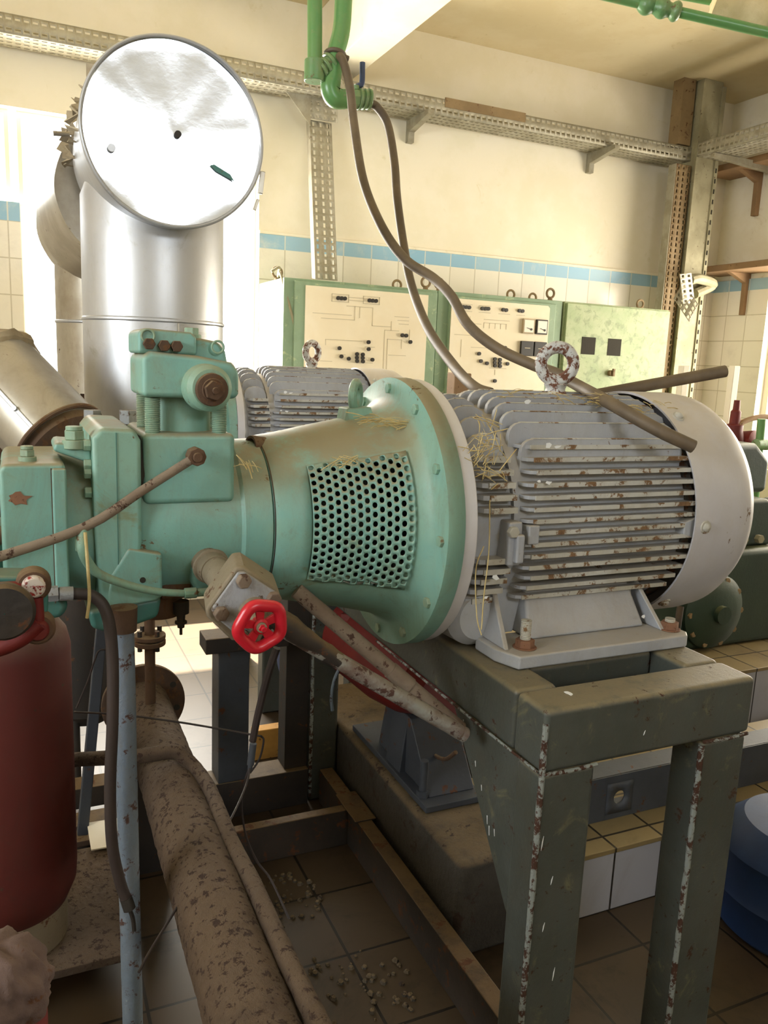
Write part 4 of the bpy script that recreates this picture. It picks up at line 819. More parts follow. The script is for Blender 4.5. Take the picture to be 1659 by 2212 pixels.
# ================================================================== insulated ducts
def band(b, c, axis, r, w=0.006, h=0.004, n=72):
    return b.lathe(c, axis, [(-w, r), (-w * .4, r + h), (w * .4, r + h), (w, r)], n)
DC = Vector((0.365, 2.1, 2.022)); DR = 0.213
t = thing('insulated_duct', 'big shiny metal-clad insulated duct with round end cap facing the viewer', 'duct')
b = MB(); b.lathe(DC, (0.0, 1, 0.0), [(0.004, DR - 0.004), (0.0, DR + 0.003), (0.012, DR + 0.005), (0.016, DR), (0.25, DR - 0.001), (0.40, DR - 0.006), (0.41, 0.001)], 96)
b.build('duct_drum', 'duct_alu', t, disp=0.006, dscale=0.15)
rr_ = random.Random(4)
cap = MB(); prof_ = []
cap.lathe(DC, (0, 1, 0), [(0.0, DR + 0.002), (0.006, DR - 0.004), (0.008, DR * 0.85), (0.006, DR * 0.5), (0.007, DR * 0.2), (0.006, 0.0005)], 96)
cp = cap.build('end_cap', 'duct_cap', t, disp=0.010, dscale=0.22)
b = MB(); b.tube([DC + V(math.cos(q) * (DR + 0.001), -0.001 + 0.003 * math.sin(q * 5), math.sin(q) * (DR + 0.001)) for q in [2 * PI * k / 60 for k in range(61)]], 0.0045, n=8, sm=2)
b.build('rolled_rim', 'duct_alu', cp)
MB().cyl(DC + V(0.007, 0.006, 0.0), DC + V(0.007, -0.004, 0.0), 0.008, n=16).build('centre_screw', 'black_steel', cp)
b = MB(); b.cyl(DC + V(-0.146, 0.006, -0.052), DC + V(-0.146, -0.003, -0.052), 0.009, n=20).build('rivet', 'duct_alu', cp)
b = MB(); b.prism([DC + V(x, 0.002, z) for x, z in ((0.085, -0.060), (0.095, -0.057), (0.135, -0.075), (0.145, -0.090), (0.10, -0.072))], (0, -0.003, 0)); b.build('green_scrape', 'pump_green_deep', cp)
b = MB(); b.obox(DC + V(DR + 0.002, 0.0, -0.085), (0.1, 0, 1), (0, 1, 0), 0.055, 0.012, 0.012).obox(DC + V(DR - 0.012, -0.004, -0.14), (0.35, 0, 1), (0, 1, 0), 0.03, 0.008, 0.008); b.build('latch', 'duct_dull', cp, bevel=0.002)
VC = Vector((0.349, 2.345)); VR = 0.186
zb, zs_ = 1.328, 1.586
b = MB(); b.lathe((VC.x, VC.y, 0), (0, 0, 1), [(zb, VR - 0.01), (zb, VR), (zs_, VR), (1.90, VR), (1.98, VR - 0.03)], 80).build('riser', 'duct_alu', t, disp=0.005, dscale=0.12)
b = MB(); band(b, (VC.x, VC.y, zs_), (0, 0, 1), VR).build('seam', 'duct_alu', t)
b = MB(); b.box((VC.x + 0.03, VC.y - VR - 0.004, 1.35), (VC.x + 0.034, VC.y - VR + 0.01, 1.58)).build('seam', 'duct_dull', t)
# ragged torn cladding and wool at the back left of the drum
b = MB(); rnd = random.Random(5)
for k in range(26):
    an = math.radians(rnd.uniform(140, 188)); yy = rnd.uniform(2.16, 2.5); c_ = V(DC.x + math.cos(an) * (DR + 0.004), yy, DC.z + math.sin(an) * (DR + 0.004))
    o_ = V(math.cos(an), rnd.uniform(-.5, .5), math.sin(an) + rnd.uniform(-.5, .5)).normalized(); s = rnd.uniform(.012, .034)
    tg = V(rnd.uniform(-1, 1), rnd.uniform(-1, 1), rnd.uniform(-1, 1)).normalized()
    b.prism([c_ - tg * s, c_ + o_ * s * .7 - tg * s * .4, c_ + o_ * s * 1.1 + tg * s * .1, c_ + o_ * s * .5 + tg * s * .6, c_ + tg * s], tg.cross(o_) * 0.003)
b.build('torn_lagging', 'duct_wool', t, disp=0.01, dscale=0.01, solid=0.0)
MB().cyl(U(115, 288, y=2.35), U(150, 290, y=2.35), 0.006, n=10).build('strap_bolt', 'duct_dull', t)
MB().cyl((VC.x, VC.y, 1.24), (VC.x, VC.y, zb + 0.02), 0.15, 0.15, n=40).build('pipe_stub', 'rust_brown', t)
MB().cyl((VC.x - 0.02, VC.y, 0.95), (VC.x - 0.02, VC.y, 1.25), 0.07, n=32).build('suction_pipe', 'rust_brown', t)
t = thing('insulated_duct', 'second metal-clad duct riser, mostly hidden behind the big capped one on its left', 'duct')
b = MB(); c2 = (0.335, 3.18); b.lathe((c2[0], c2[1], 0), (0, 0, 1), [(1.352, 0.19), (1.352, 0.205), (1.60, 0.205), (1.98, 0.205)], 64).build('riser', 'duct_dull', t, disp=0.004, dscale=0.12)
b = MB(); band(b, (c2[0], c2[1], 1.60), (0, 0, 1), 0.205).build('seam', 'duct_alu', t)
MB().lathe((0.316, 2.545, 1.95), (-0.06, 1, -0.02), [(0.0, 0.001), (0.0, 0.205), (0.30, 0.207), (0.45, 0.215), (0.68, 0.20), (0.70, 0.001)], 64).build('elbow_drum', 'duct_dull', t, disp=0.01, dscale=0.1)
MB().cyl((0.335, 3.18, 1.24), (0.335, 3.18, 1.36), 0.13, n=32).build('pipe_stub', 'rust_brown', t)
# tilted lagged pipe end at the left edge
t = thing('tilted_duct', 'tilted metal-clad pipe section with torn upper end at the left edge', 'duct')
e0, e1 = U(0, 815, y=2.2), U(130, 955, y=2.05); dd = (e1 - e0).normalized(); e00 = e0 - dd * 0.03
r_ = 0.108
b = MB(); b.lathe(e00, dd, [(0, r_ - 0.01), (0.0, r_), ((e1 - e00).length, r_ + 0.002), ((e1 - e00).length, r_ - 0.02)], 56).build('cladding', 'duct_dull', t, disp=0.008, dscale=0.08)
b = MB(); a_, s_, u_ = frame(dd)
L = (e1 - e00).length
for k_, (q0, q1) in enumerate(((0.02, L - 0.005),)):
    d_ = (V(-0.12, -0.95, -0.05)).normalized(); d_ = (d_ - dd * d_.dot(dd)).normalized()
    b.obox(e00 + dd * (q0 + q1) / 2 + d_ * (r_ + 0.002), dd, d_, q1 - q0, 0.010, 0.006)
b.build('seam', 'duct_alu', t, bevel=0.002)
for q in (0.35, 0.75):
    MB().cyl(e00 + dd * L * q + d_ * (r_ + 0.002), e00 + dd * L * q + d_ * (r_ + 0.010), 0.006, n=12).build('screw', 'duct_alu', t)
b = MB(); b.torus(e00 + dd * 0.005, dd, r_ - 0.01, 0.022, 40, 10).build('torn_lagging', 'duct_wool', t, disp=0.035, dscale=0.02)
b = MB(); b.torus(e1, dd, r_ + 0.004, 0.006, 48, 8).build('end_band', 'rust_brown', t)
MB().lathe(e1, dd, [(-0.02, r_ * 0.95), (0.02, r_ * 0.9), (0.05, r_ * 0.5), (0.16, r_ * 0.5)], 32, caps=True).build('pipe_stub', 'rust_brown', t)
# brownish bundle of pipework behind the compressor's left end
t = thing('rusty_header', 'rust-brown header pipe running behind the compressor below the ducts', 'pipe')
MB().tube([(-0.9, 2.66, 1.20), (-0.1, 2.66, 1.20), (0.6, 2.66, 1.19)], 0.075, n=24, sm=6).build('header_pipe', 'rust_brown', t)
for x in (0.08, 0.56): MB().cyl((x, 2.66, 1.19), (x + 0.025, 2.66, 1.19), 0.105, n=32).build('pipe_flange', 'rust_brown', t)
for x, y in ((0.185, 1.9), (0.27, 1.9)):
    MB().hexn(U(745 if 0 else (200 + (x - .185) * 900), 915, y=1.9), (0, 0, 1), 0.02, 0.03).build('flange_bolt', 'valve_silver', t)

# ================================================================== support frame, skid
t = thing('skid_frame', 'long dark steel skid of flat channels lying on the floor between the machines', 'frame')
def bar(nm, a, b_, m='rail_steel', bev=0.003): return MB().box(a, b_).build(nm, m, t, bevel=bev)
bar('long_rail', (0.895, 1.222, 0.0), (0.942, 2.40, 0.12)); 
bar('long_rail', (0.46, 0.55, 0.0), (0.50, 2.52, 0.115))
bar('cross_rail', (0.50, 2.13, 0.0), (0.895, 2.165, 0.12)); bar('cross_rail', (0.50, 2.40, 0.0), (0.855, 2.50, 0.13), 'black_steel')
bar('cross_rail', (-0.35, 2.32, 0.0), (0.46, 2.40, 0.12)); bar('cross_rail', (-0.4, 2.52, 0.06), (0.46, 2.60, 0.13))
bar('joint_plate', (0.885, 2.05, 0.12), (0.955, 2.22, 0.126))
t = thing('support_frame', 'dark steel post-and-beam frame behind the red handwheel, wires crossing it', 'frame')
MB().box((0.545, 2.40, 0.13), (0.645, 2.50, 0.585)).build('post', 'bluegrey_steel', t, bevel=0.004)
MB().box((0.50, 2.38, 0.585), (0.77, 2.48, 0.635)).build('top_beam', 'black_steel', t, bevel=0.003)
# pale wood batten, curtains etc seen through
t = thing('dark_post', 'blackened flat steel post standing left of the concrete plinth behind diagonal pipes', 'post')
MB().box((0.775, 2.42, 0.13), (0.855, 2.50, 0.90)).build('post_web', 'black_steel', t, bevel=0.003)
t = thing('amber_panel', 'small amber wooden block on the floor beyond the skid frame', 'block')
MB().box((0.76, 2.75, 0.0), (0.87, 2.80, 0.12)).build('block', 'wood_amber', t, bevel=0.004)
tag(MB().prism([U(188, 1780, z=0.131), U(264, 1768, z=0.131), U(264, 1826, z=0.131), U(197, 1838, z=0.131)], (0, 0, 0.004)).build('paper_sheet', 'panel_cream'), 'square white sheet lying on the skid behind the grey vertical pipe', 'sheet')

# big rusty pipe with its flange
t = thing('rusty_pipe', 'large flaking rusty pipe running toward the viewer, open flange at its far end', 'pipe')
g0 = U(316, 1522, y=2.36); g0.z = 0.46; g1 = Vector((0.302, 0.55, 0.45))
g0 = Vector((0.310, 2.36, 0.46)); da = (g1 - g0).normalized()
MB().tube([g0, g0.lerp(g1, .5), g1], 0.072, n=56, sm=90).build('pipe_wall', 'rust_pipe', t, disp=0.006, dscale=0.02)
MB().ring(g0 - da * 0.0, -da, 0.122, 0.055, 0.018, 64).build('end_flange', 'rust_brown', t, bevel=0.002)
fl_ = [o for o in kids(t) if o.name.startswith('end_flange')][0]
a_, s_, u_ = frame(da)
for k in range(8):
    an = 2 * PI * k / 8 + 0.25; p = g0 + (s_ * math.cos(an) + u_ * math.sin(an)) * 0.100
    MB().cyl(p + da * 0.0012, p - da * 0.0195, 0.0095, n=16).build('bolt_hole', 'meter_face' if k == 7 else 'dark_hole', fl_)
for y_ in (2.2, 0.8): MB().prism([(0.25, y_, 0), (0.37, y_, 0), (0.36, y_, 0.40), (0.26, y_, 0.40)], (0, 0.02, 0)).build('pipe_saddle', 'black_steel', t)
t = thing('drain_riser', 'thin vertical pipe with a small bolted flange joining the big rusty pipe from above', 'pipe')
r0 = U(325, 1508, y=2.2); 
MB().cyl((r0.x, 2.2, 0.525), (r0.x, 2.2, 0.92), 0.0145, n=20).build('tube_run', 'rust_brown', t)
fz = U(325, 1380, y=2.2).z
f_ = MB().cyl((r0.x, 2.2, fz - 0.016), (r0.x, 2.2, fz - 0.002), 0.043, n=32).cyl((r0.x, 2.2, fz + 0.002), (r0.x, 2.2, fz + 0.014), 0.043, n=32).build('pipe_flange', 'rust_brown', t, bevel=0.002)
for k in range(4):
    an = 2 * PI * k / 4 + 0.5; MB().cyl((r0.x + 0.033 * math.cos(an), 2.2 + 0.033 * math.sin(an), fz - 0.028), (r0.x + 0.033 * math.cos(an), 2.2 + 0.033 * math.sin(an), fz + 0.030), 0.007, n=6).build('flange_bolt', 'black_steel', f_)
tag(MB().tube([U(120, 1648, y=2.0), U(160, 1641, z=0.5), U(290, 1634, z=0.545), U(375, 1624, z=0.555), U(400, 1640, z=0.54), U(425, 1665, z=0.52), U(455, 1712, z=0.51), U(495, 1810, z=0.505), U(546, 1910, z=0.505), U(600, 2030, z=0.505), U(685, 2205, z=0.505), U(790, 2420, z=0.5)], 0.0175, n=18, sm=8).build('branch_pipe', 'rust_pipe', None, disp=0.003, dscale=0.02), 'slimmer rusty pipe bent over the big one and running beside it', 'pipe')
# grey vertical pipe
t = thing('grey_pipe', 'upright blue-grey flaking pipe from under the compressor to the floor', 'pipe')
MB().tube([(0.158, 1.47, 1.03), (0.159, 1.46, 0.6), (0.160, 1.45, 0.3), (0.162, 1.45, 0.0)], 0.0195, n=24, sm=12).build('tube_run', 'greypipe', t, disp=0.002, dscale=0.015)
MB().lathe((0.158, 1.47, 1.0), (0, 0, 1), [(0, 0.001), (0, 0.024), (0.045, 0.026), (0.05, 0.001)], 24).build('collar', 'rust_brown', t)
t = thing('brown_hose', 'dark brown hose hanging against the upright blue-grey pipe, plug at its lower end', 'hose')
hp = [U(100, 1283, y=1.45), U(160, 1282, y=1.45), U(205, 1290, y=1.44), U(232, 1330, y=1.43), U(243, 1420, y=1.425), U(243, 1560, y=1.42), U(238, 1700, y=1.42), U(242, 1820, y=1.42), U(258, 1900, y=1.42), U(275, 1950, y=1.415)]
MB().tube(hp, 0.0105, n=14, sm=8).build('hose_run', 'cable_black', t)
MB().cyl(U(272, 1940, y=1.415), U(280, 1964, y=1.41), 0.0115, n=14).tube([U(280, 1964, y=1.41), U(287, 1985, y=1.41), U(290, 2010, y=1.41)], 0.004, n=8).build('plug', 'black_plastic', t)
MB().hexn(U(104, 1283, y=1.45), (1, 0, 0), 0.014, 0.016).cyl(U(128, 1283, y=1.45), U(158, 1282, y=1.45), 0.0125, n=16).build('hose_union', 'valve_silver', t)
# thin leaning post behind (grey angle)
t = thing('angle_post', 'slim blue-grey angle post standing behind the upright pipe', 'post')
a0, a1 = U(222, 1330, y=2.3), U(178, 1800, y=2.3)
MB().obox((a0 + a1) / 2, a1 - a0, (0, 1, 0), (a1 - a0).length, 0.03, 0.028).build('angle', 'bluegrey_steel', t, bevel=0.003)
MB().box((a1.x - 0.05, 2.26, a1.z - 0.02), (a1.x + 0.05, 2.36, a1.z)).build('foot_plate', 'rust_brown', t, bevel=0.003)
# wires
for lab, pts, r in (('thin wire strung level across the frame behind the grey pipe', [U(160, 1538, y=2.1), U(235, 1542, y=2.05), U(300, 1548, y=2.02), U(400, 1562, y=2.0), U(545, 1587, y=1.95), U(566, 1592, y=1.95), U(569, 1605, y=1.95), U(560, 1640, y=1.95), U(540, 1670, y=1.94)], 0.0028),
                    ('dark cable with ferrule hanging from below the handwheel', [U(598, 1400, y=1.75), U(578, 1460, y=1.76), U(558, 1540, y=1.78), U(546, 1600, y=1.8)], 0.0095),
                    ('thin wire slanting down from the cable ferrule across the rusty pipes', [U(541, 1650, y=1.8), U(530, 1700, y=1.75), U(490, 1785, y=1.6), U(420, 1900, y=1.45), U(330, 2045, y=1.3), U(300, 2100, y=1.25)], 0.0026),
                    ('thin green-black wire trailing onto the dirty floor by the skid', [U(541, 1650, y=1.8), U(522, 1720, y=1.8), U(530, 1800, y=1.8), U(555, 1860, y=1.8), U(585, 1900, y=1.78), U(625, 1985, y=1.7)], 0.0028),
                    ('curled thin wire beside the leaning angle post', [U(236, 1404, y=2.2), U(215, 1405, y=2.2), U(205, 1425, y=2.2), U(190, 1470, y=2.2), U(165, 1530, y=2.2)], 0.0025)):
    w = tag(MB().tube(pts, r, n=8, sm=8).build('wire' if r < .005 else 'cable', 'cable_black'), lab, 'wire' if r < .005 else 'cable')
f_ = MB().cyl(U(546, 1600, y=1.8), U(541, 1655, y=1.8), 0.0085, n=14).build('ferrule', 'bluegrey_steel', w) if False else tag(MB().cyl(U(547, 1606, y=1.795), U(541, 1652, y=1.795), 0.0088, n=14).cyl(U(541, 1650, y=1.795), U(540, 1662, y=1.795), 0.006, n=12).build('cable_ferrule', 'bluegrey_steel'), 'blue-grey ferrule joining the dark cable to thin wires', 'ferrule')
t = thing('black_receiver', 'blackened upright receiver on short legs in the gloom behind the red vessel', 'tank')
qx = U(185, 1450, y=2.85)
MB().lathe((qx.x, 2.85, 0), (0, 0, 1), [(0.22, 0.001), (0.22, 0.07), (0.26, 0.10), (0.86, 0.10), (0.92, 0.08), (0.95, 0.001)], 40).build('shell', 'black_steel', t)
for k in range(3): MB().cyl((qx.x + 0.08 * math.cos(k * 2.1), 2.85 + 0.08 * math.sin(k * 2.1), 0), (qx.x + 0.08 * math.cos(k * 2.1), 2.85 + 0.08 * math.sin(k * 2.1), 0.25), 0.012, n=12).build('leg', 'black_steel', t)
# rusty base plate and red vessel
t = thing('base_plate', 'pitted rusty steel plate under the foot of the tall red vessel', 'plate')
MB().prism([(-0.5, 1.735, 0.10), (0.20, 1.735, 0.10), (0.20, 2.20, 0.10), (-0.5, 2.20, 0.10)], (0, 0, 0.022)).build('plate', 'rust_pipe', t, bevel=0.003)
MB().box((-0.5, 1.75, 0.0), (-0.05, 1.80, 0.10)).box((-0.5, 2.1, 0), (0.18, 2.15, 0.10)).build('bearer', 'black_steel', t)
t = thing('red_vessel', 'tall dull red oil vessel with a dusty domed shoulder, left foreground', 'vessel')
VX, VY, VRr = -0.062, 1.90, 0.150
MB().lathe((VX, VY, 0), (0, 0, 1), [(0.19, 0.001), (0.19, 0.10), (0.215, 0.128), (0.26, VRr - 0.003), (0.30, VRr), (0.84, VRr), (0.875, VRr - 0.008), (0.905, VRr - 0.03), (0.925, VRr - 0.065), (0.935, 0.001)], 72).build('shell', 'red_tank', t)
MB().lathe((VX, VY, 0), (0, 0, 1), [(0.122, 0.105), (0.122, 0.125), (0.20, 0.125), (0.24, 0.118)], 48).build('skirt', 'valve_body', t)
p = U(18, 1690, y=1.755); MB().prism([p + V(-.06, 0, -.07), p + V(0.015, 0, -.055), p + V(0.022, 0, .055), p + V(-.0, 0, .07), p + V(-.06, 0, .07)], (0, 0.03, 0)).build('side_boss', 'red_dull', t, bevel=0.01, seg=3)
# red valve group at left edge
t = thing('red_valve', 'old red valve with a black knob and two chipped bolt heads at the left edge', 'valve')
MB().prism([U(-40, 1245, y=1.33), U(95, 1245, y=1.33), U(105, 1262, y=1.33), U(104, 1325, y=1.33), U(80, 1345, y=1.33), U(-40, 1350, y=1.33)], (0, 0.06, 0)).build('bracket', 'pump_green_deep', t, bevel=0.006)
b = MB(); b.tube([U(-30, 1275, y=1.32), U(70, 1270, y=1.32)], 0.012, n=14, sm=0); b.tube([U(80, 1290, y=1.315), U(84, 1355, y=1.315)], 0.009, n=12, sm=0); b.tube([U(-30, 1405, y=1.315), U(10, 1395, y=1.31), U(50, 1375, y=1.31), U(85, 1345, y=1.31)], 0.014, n=14, sm=4)
b.build('valve_arm', 'red_dull', t)
for px, py, rr in ((73, 1271, 0.0175), (83, 1366, 0.0165)):
    q = U(px, py, y=1.30); g = MB().lathe(q + V(0, 0.03, 0), (0, -1, 0), [(-0.01, 0.026), (0.012, 0.026), (0.016, 0.022), (0.016, 0.001)], 28).build('bolt_collar', 'rust_brown', t)
    MB().lathe(q + V(0, 0.014, 0), (0, -1, 0), [(0, rr), (0.008, rr * 0.98), (0.012, rr * 0.8), (0.013, 0.001)], 24).build('bolt_head', 'red_chip' if py < 1300 else 'red_dull', g)
q = U(10, 1318, y=1.27); MB().lathe(q, (0, -1, 0), [(-0.05, 0.03), (0, 0.042), (0.012, 0.043), (0.018, 0.038), (0.02, 0.001)], 40).build('knob', 'black_steel', t, disp=0.003, dscale=0.02)
# near red post with crumbling top
t = thing('red_post', 'near red post with a crumbling pinkish top in the lower left corner', 'post')
pc = U(-25, 1960, y=0.80); 
MB().lathe((pc.x, 0.80, 0), (0, 0, 1), [(0.0, 0.05), (0.845, 0.05), (0.855, 0.044), (0.86, 0.001)], 40).build('post_body', 'red_dull', t, disp=0.003, dscale=0.03)
MB().lathe((pc.x, 0.80, 0), (0, 0, 1), [(0.842, 0.052), (0.862, 0.056), (0.885, 0.050), (0.905, 0.034), (0.915, 0.001)], 40).build('crumbling_top', 'crumbly', t, disp=0.022, dscale=0.018, sub=2)
p = U(12, 2200, y=0.76); MB().lathe(p, (0.1, -1, 0), [(-0.02, 0.022), (0.004, 0.020), (0.008, 0.014), (0.009, 0.001)], 20).build('post_boss', 'crumbly', t, disp=0.004, dscale=0.01)

# ================================================================== concrete plinth and the red set on it
t = thing('concrete_plinth', 'long rough grey concrete plinth between the skid and the steel stand', 'plinth')
MB().prism([(0.965, 1.56, 0), (1.19, 1.56, 0), (1.19, 2.75, 0), (0.965, 2.75, 0)], (0, 0, 0.27)).build('block', 'concrete', t, bevel=0.018, seg=3, disp=0.0, dscale=0.05)
t = thing('red_compressor', 'dark red compressor lying behind the diagonal pipes on a blue-grey bracket', 'compressor')
MB().lathe((1.02, 2.40, 0.600), (0.10, -1, -0.02), [(0, 0.09), (0.02, 0.145), (0.25, 0.145), (0.37, 0.13), (0.45, 0.10), (0.47, 0.001)], 48).build('red_casing', 'red_dull', t)
MB().prism([(1.0, 2.0, 0.285), (1.17, 2.0, 0.285), (1.15, 2.0, 0.46), (1.02, 2.0, 0.46)], (0, 0.10, 0)).build('bracket', 'bluegrey_steel', t, bevel=0.004)
MB().box((0.99, 1.80, 0.272), (1.18, 2.35, 0.292)).build('bracket_foot', 'bluegrey_steel', t, bevel=0.003)
MB().prism([(1.02, 1.84, 0.292), (1.02, 2.2, 0.292), (1.02, 2.15, 0.47), (1.02, 1.98, 0.47)], (0.15, 0, 0)).build('bracket', 'bluegrey_steel', t, bevel=0.004)
for x, y in ((1.01, 1.86),): MB().cyl((x, y, 0.29), (x, y, 0.40), 0.012, n=14).hexn((x, y, 0.29), (0, 0, 1), 0.02, 0.02).build('anchor_bolt', 'bluegrey_steel', t)
MB().tube([U(985, 1625, y=1.8), U(960, 1640, y=1.85), U(930, 1625, y=1.95), U(900, 1600, y=2.05), U(870, 1585, y=2.1)], 0.006, n=10).build('drain_tube', 'rust_brown', t)
t = thing('white_strip', 'curved pale strip hanging against the dark post behind the pipes', 'strip')
MB().tube([U(735, 1440, y=2.25), U(722, 1470, y=2.25), U(716, 1505, y=2.25), U(718, 1535, y=2.25)], 0.0055, n=8).build('strip', 'greypipe', t)
t = thing('red_guard', 'dark red sloping guard plate edge beside the stand, seen under the bell housing', 'guard')
MB().prism([U(735, 1325, y=2.3), U(775, 1330, y=2.25), U(998, 1530, y=1.8), U(985, 1560, y=1.8), U(735, 1360, y=2.3)], (0.03, 0.02, 0)).build('plate', 'red_dull', t, bevel=0.003)
t = thing('blue_pipe_run', 'black-blue pipe lying behind the concrete plinth under the red compressor', 'pipe')
MB().tube([(0.93, 2.95, 0.33), (1.1, 2.95, 0.33), (1.4, 2.95, 0.33)], 0.10, n=28, sm=4).build('pipe_wall', 'blue_drum', t)
MB().cyl((1.1, 2.95, 0.33), (1.12, 2.95, 0.33), 0.14, n=32).build('pipe_flange', 'black_steel', t)
MB().box((1.0, 2.9, 0.0), (1.06, 3.0, 0.24)).build('support', 'black_steel', t)

# ================================================================== right-hand floor things
t = tag(MB().box((1.195, 1.575, 0), (3.2, 2.05, 0.190)).build('tiled_step', 'plinth_tile'), 'low white-tiled step running behind the legs of the steel stand', 'plinth')
MB().box((1.193, 1.573, 0.180), (3.2, 2.052, 0.195)).build('tiled_top', 'plinth_tile_top', t, bevel=0.002)
t = thing('steel_channel', 'dark blue-grey steel channel with round hole lying on the tiled step', 'beam')
# web with a real hole
b = MB(); zc, xc, rh = 0.262, 1.585, 0.021; n = 32; x0, x1, z0, z1 = 1.30, 3.0, 0.196, 0.335
def rectpt(an):
    c, s = math.cos(an), math.sin(an); hx, hz = 0.05, 0.05
    k = min(hx / abs(c) if abs(c) > 1e-6 else 9, hz / abs(s) if abs(s) > 1e-6 else 9); return xc + c * k, zc + s * k
for yy_ in (1.70,):
    vs = []; N_ = 32
    for k in range(N_):
        an = 2 * PI * k / N_ ; vs.append((xc + rh * math.cos(an), yy_, zc + rh * math.sin(an)))
    for k in range(N_):
        an = 2 * PI * k / N_; p_ = rectpt(an); vs.append((p_[0], yy_, p_[1]))
    b.add(vs, [(k, (k + 1) % N_, N_ + (k + 1) % N_, N_ + k) for k in range(N_)])
b.build('channel_web', 'bluegrey_steel', t, solid=0.006)
b = MB(); b.box((x0, 1.697, z0), (xc - 0.049, 1.703, z1)).box((xc + 0.049, 1.697, z0), (x1, 1.703, z1)).box((xc - 0.05, 1.697, zc + 0.049), (xc + 0.05, 1.703, z1)).box((xc - 0.05, 1.697, z0), (xc + 0.05, 1.703, zc - 0.049))
b.box((x0, 1.70, z1 - 0.006), (x1, 1.78, z1)).box((x0, 1.70, z0), (x1, 1.78, z0 + 0.006)); b.build('channel_flange', 'bluegrey_steel', t)
t = tag(MB().prism([(1.45, 2.3, 0), (4.3, 2.3, 0), (4.3, 3.3, 0), (1.45, 3.3, 0)], (0, 0, 0.28)).build('tiled_step', 'plinth_tile'), 'higher tiled machine plinth farther back under the dark green compressor', 'plinth')
MB().box((1.448, 2.298, 0.27), (4.302, 3.302, 0.286)).build('tiled_top', 'plinth_tile_top', t, bevel=0.002)
# dark green compressor behind on the right
t = thing('piston_compressor', 'dark green reciprocating compressor in shadow at the right edge behind the stand', 'compressor')
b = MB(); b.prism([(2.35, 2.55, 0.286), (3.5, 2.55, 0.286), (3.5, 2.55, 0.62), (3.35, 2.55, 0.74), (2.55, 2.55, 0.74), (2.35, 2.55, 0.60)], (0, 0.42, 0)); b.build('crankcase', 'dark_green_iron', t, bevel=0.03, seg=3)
MB().lathe((2.80, 2.56, 0.47), (0, -1, 0), [(0, 0.17), (0.03, 0.17), (0.045, 0.15), (0.06, 0.10), (0.065, 0.04), (0.09, 0.04), (0.09, 0.001)], 48).build('bearing_cover', 'dark_green_iron', t)
for k in range(10):
    an = 2 * PI * k / 10; MB().hexn((2.80 + 0.15 * math.cos(an), 2.53, 0.47 + 0.15 * math.sin(an)), (0, -1, 0), 0.014, 0.016).build('cover_bolt', 'tray_brown', t)
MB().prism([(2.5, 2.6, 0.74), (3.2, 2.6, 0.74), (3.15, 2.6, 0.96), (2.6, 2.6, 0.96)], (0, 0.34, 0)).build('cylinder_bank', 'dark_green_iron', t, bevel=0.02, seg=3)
for k in range(6):
    MB().cyl((2.58 + 0.10 * k, 2.59, 0.78), (2.58 + 0.10 * k, 2.565, 0.78), 0.02, n=6).build('head_bolt', 'column_zinc', t)
for k in range(5):
    MB().cyl((2.63 + 0.11 * k, 2.66, 0.95), (2.63 + 0.11 * k, 2.66, 0.985), 0.018, n=6).build('head_bolt', 'tray_brown', t)
MB().tube([U(1470, 1310, y=2.3), U(1462, 1360, y=2.28), U(1445, 1440, y=2.28)], 0.014, n=12).build('drain_pipe', 'black_steel', t)
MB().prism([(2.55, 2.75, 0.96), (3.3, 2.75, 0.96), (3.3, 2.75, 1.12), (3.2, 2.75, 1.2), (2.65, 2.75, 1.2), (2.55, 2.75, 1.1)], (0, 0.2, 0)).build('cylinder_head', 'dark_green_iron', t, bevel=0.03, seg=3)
for x_ in (2.8, 3.25): MB().lathe((x_, 2.7, 0.86), (0, -1, 0), [(0, 0.09), (0.05, 0.09), (0.06, 0.08), (0.06, 0.001)], 32).build('head_cover', 'dark_green_iron', t)
# red valves on green frame at the right
t = thing('red_gate_valve', 'red gate valve with tall spindle standing behind the fan cowl at right', 'valve')
q = U(1585, 930, y=3.14)
MB().lathe((q.x, 3.14, q.z), (0, 0, 1), [(-0.16, 0.02), (-0.14, 0.05), (-0.05, 0.06), (0.0, 0.045), (0.03, 0.045), (0.035, 0.028), (0.10, 0.026), (0.11, 0.018), (0.16, 0.016)], 28, caps=True).build('bonnet', 'red_dull', t)
MB().lathe((q.x, 3.14, q.z), (0, 0, 1), [(-0.8, 0.03), (-0.14, 0.03)], 20, caps=True).build('stem_pipe', 'dark_green_iron', t)
t = thing('red_gate_valve', 'dusty round red valve body with curved rusty pipe at the right edge', 'valve')
q = U(1618, 962, y=3.12)
MB().lathe(q, (0.3, -1, 0.1), [(-0.06, 0.04), (-0.05, 0.075), (0.03, 0.08), (0.045, 0.06), (0.05, 0.001)], 36).build('body', 'red_dull', t)
MB().tube([U(1590, 925, y=3.12), U(1605, 912, y=3.12), U(1635, 902, y=3.12), U(1680, 900, y=3.12)], 0.014, n=14).build('curved_pipe', 'shelf_brown', t)
MB().cyl((q.x + 0.04, 3.14, 0.286), (q.x + 0.04, 3.14, q.z), 0.03, n=20).build('stem_pipe', 'dark_green_iron', t)
t = thing('green_post', 'upright green pipe clamped beside the red valves at the right edge', 'post')
q0, q1 = U(1646, 905, y=3.03), U(1632, 1060, y=3.03)
MB().tube([q0, q1, V(q1.x, 3.03, 0.29)], 0.022, n=16, sm=0).build('upright', 'pipe_green', t)
MB().cyl(q0.lerp(q1, .35) + V(-0.04, -0.01, 0), q0.lerp(q1, .35) + V(0.05, -0.01, 0), 0.03, n=12).build('clamp', 'valve_green', t)
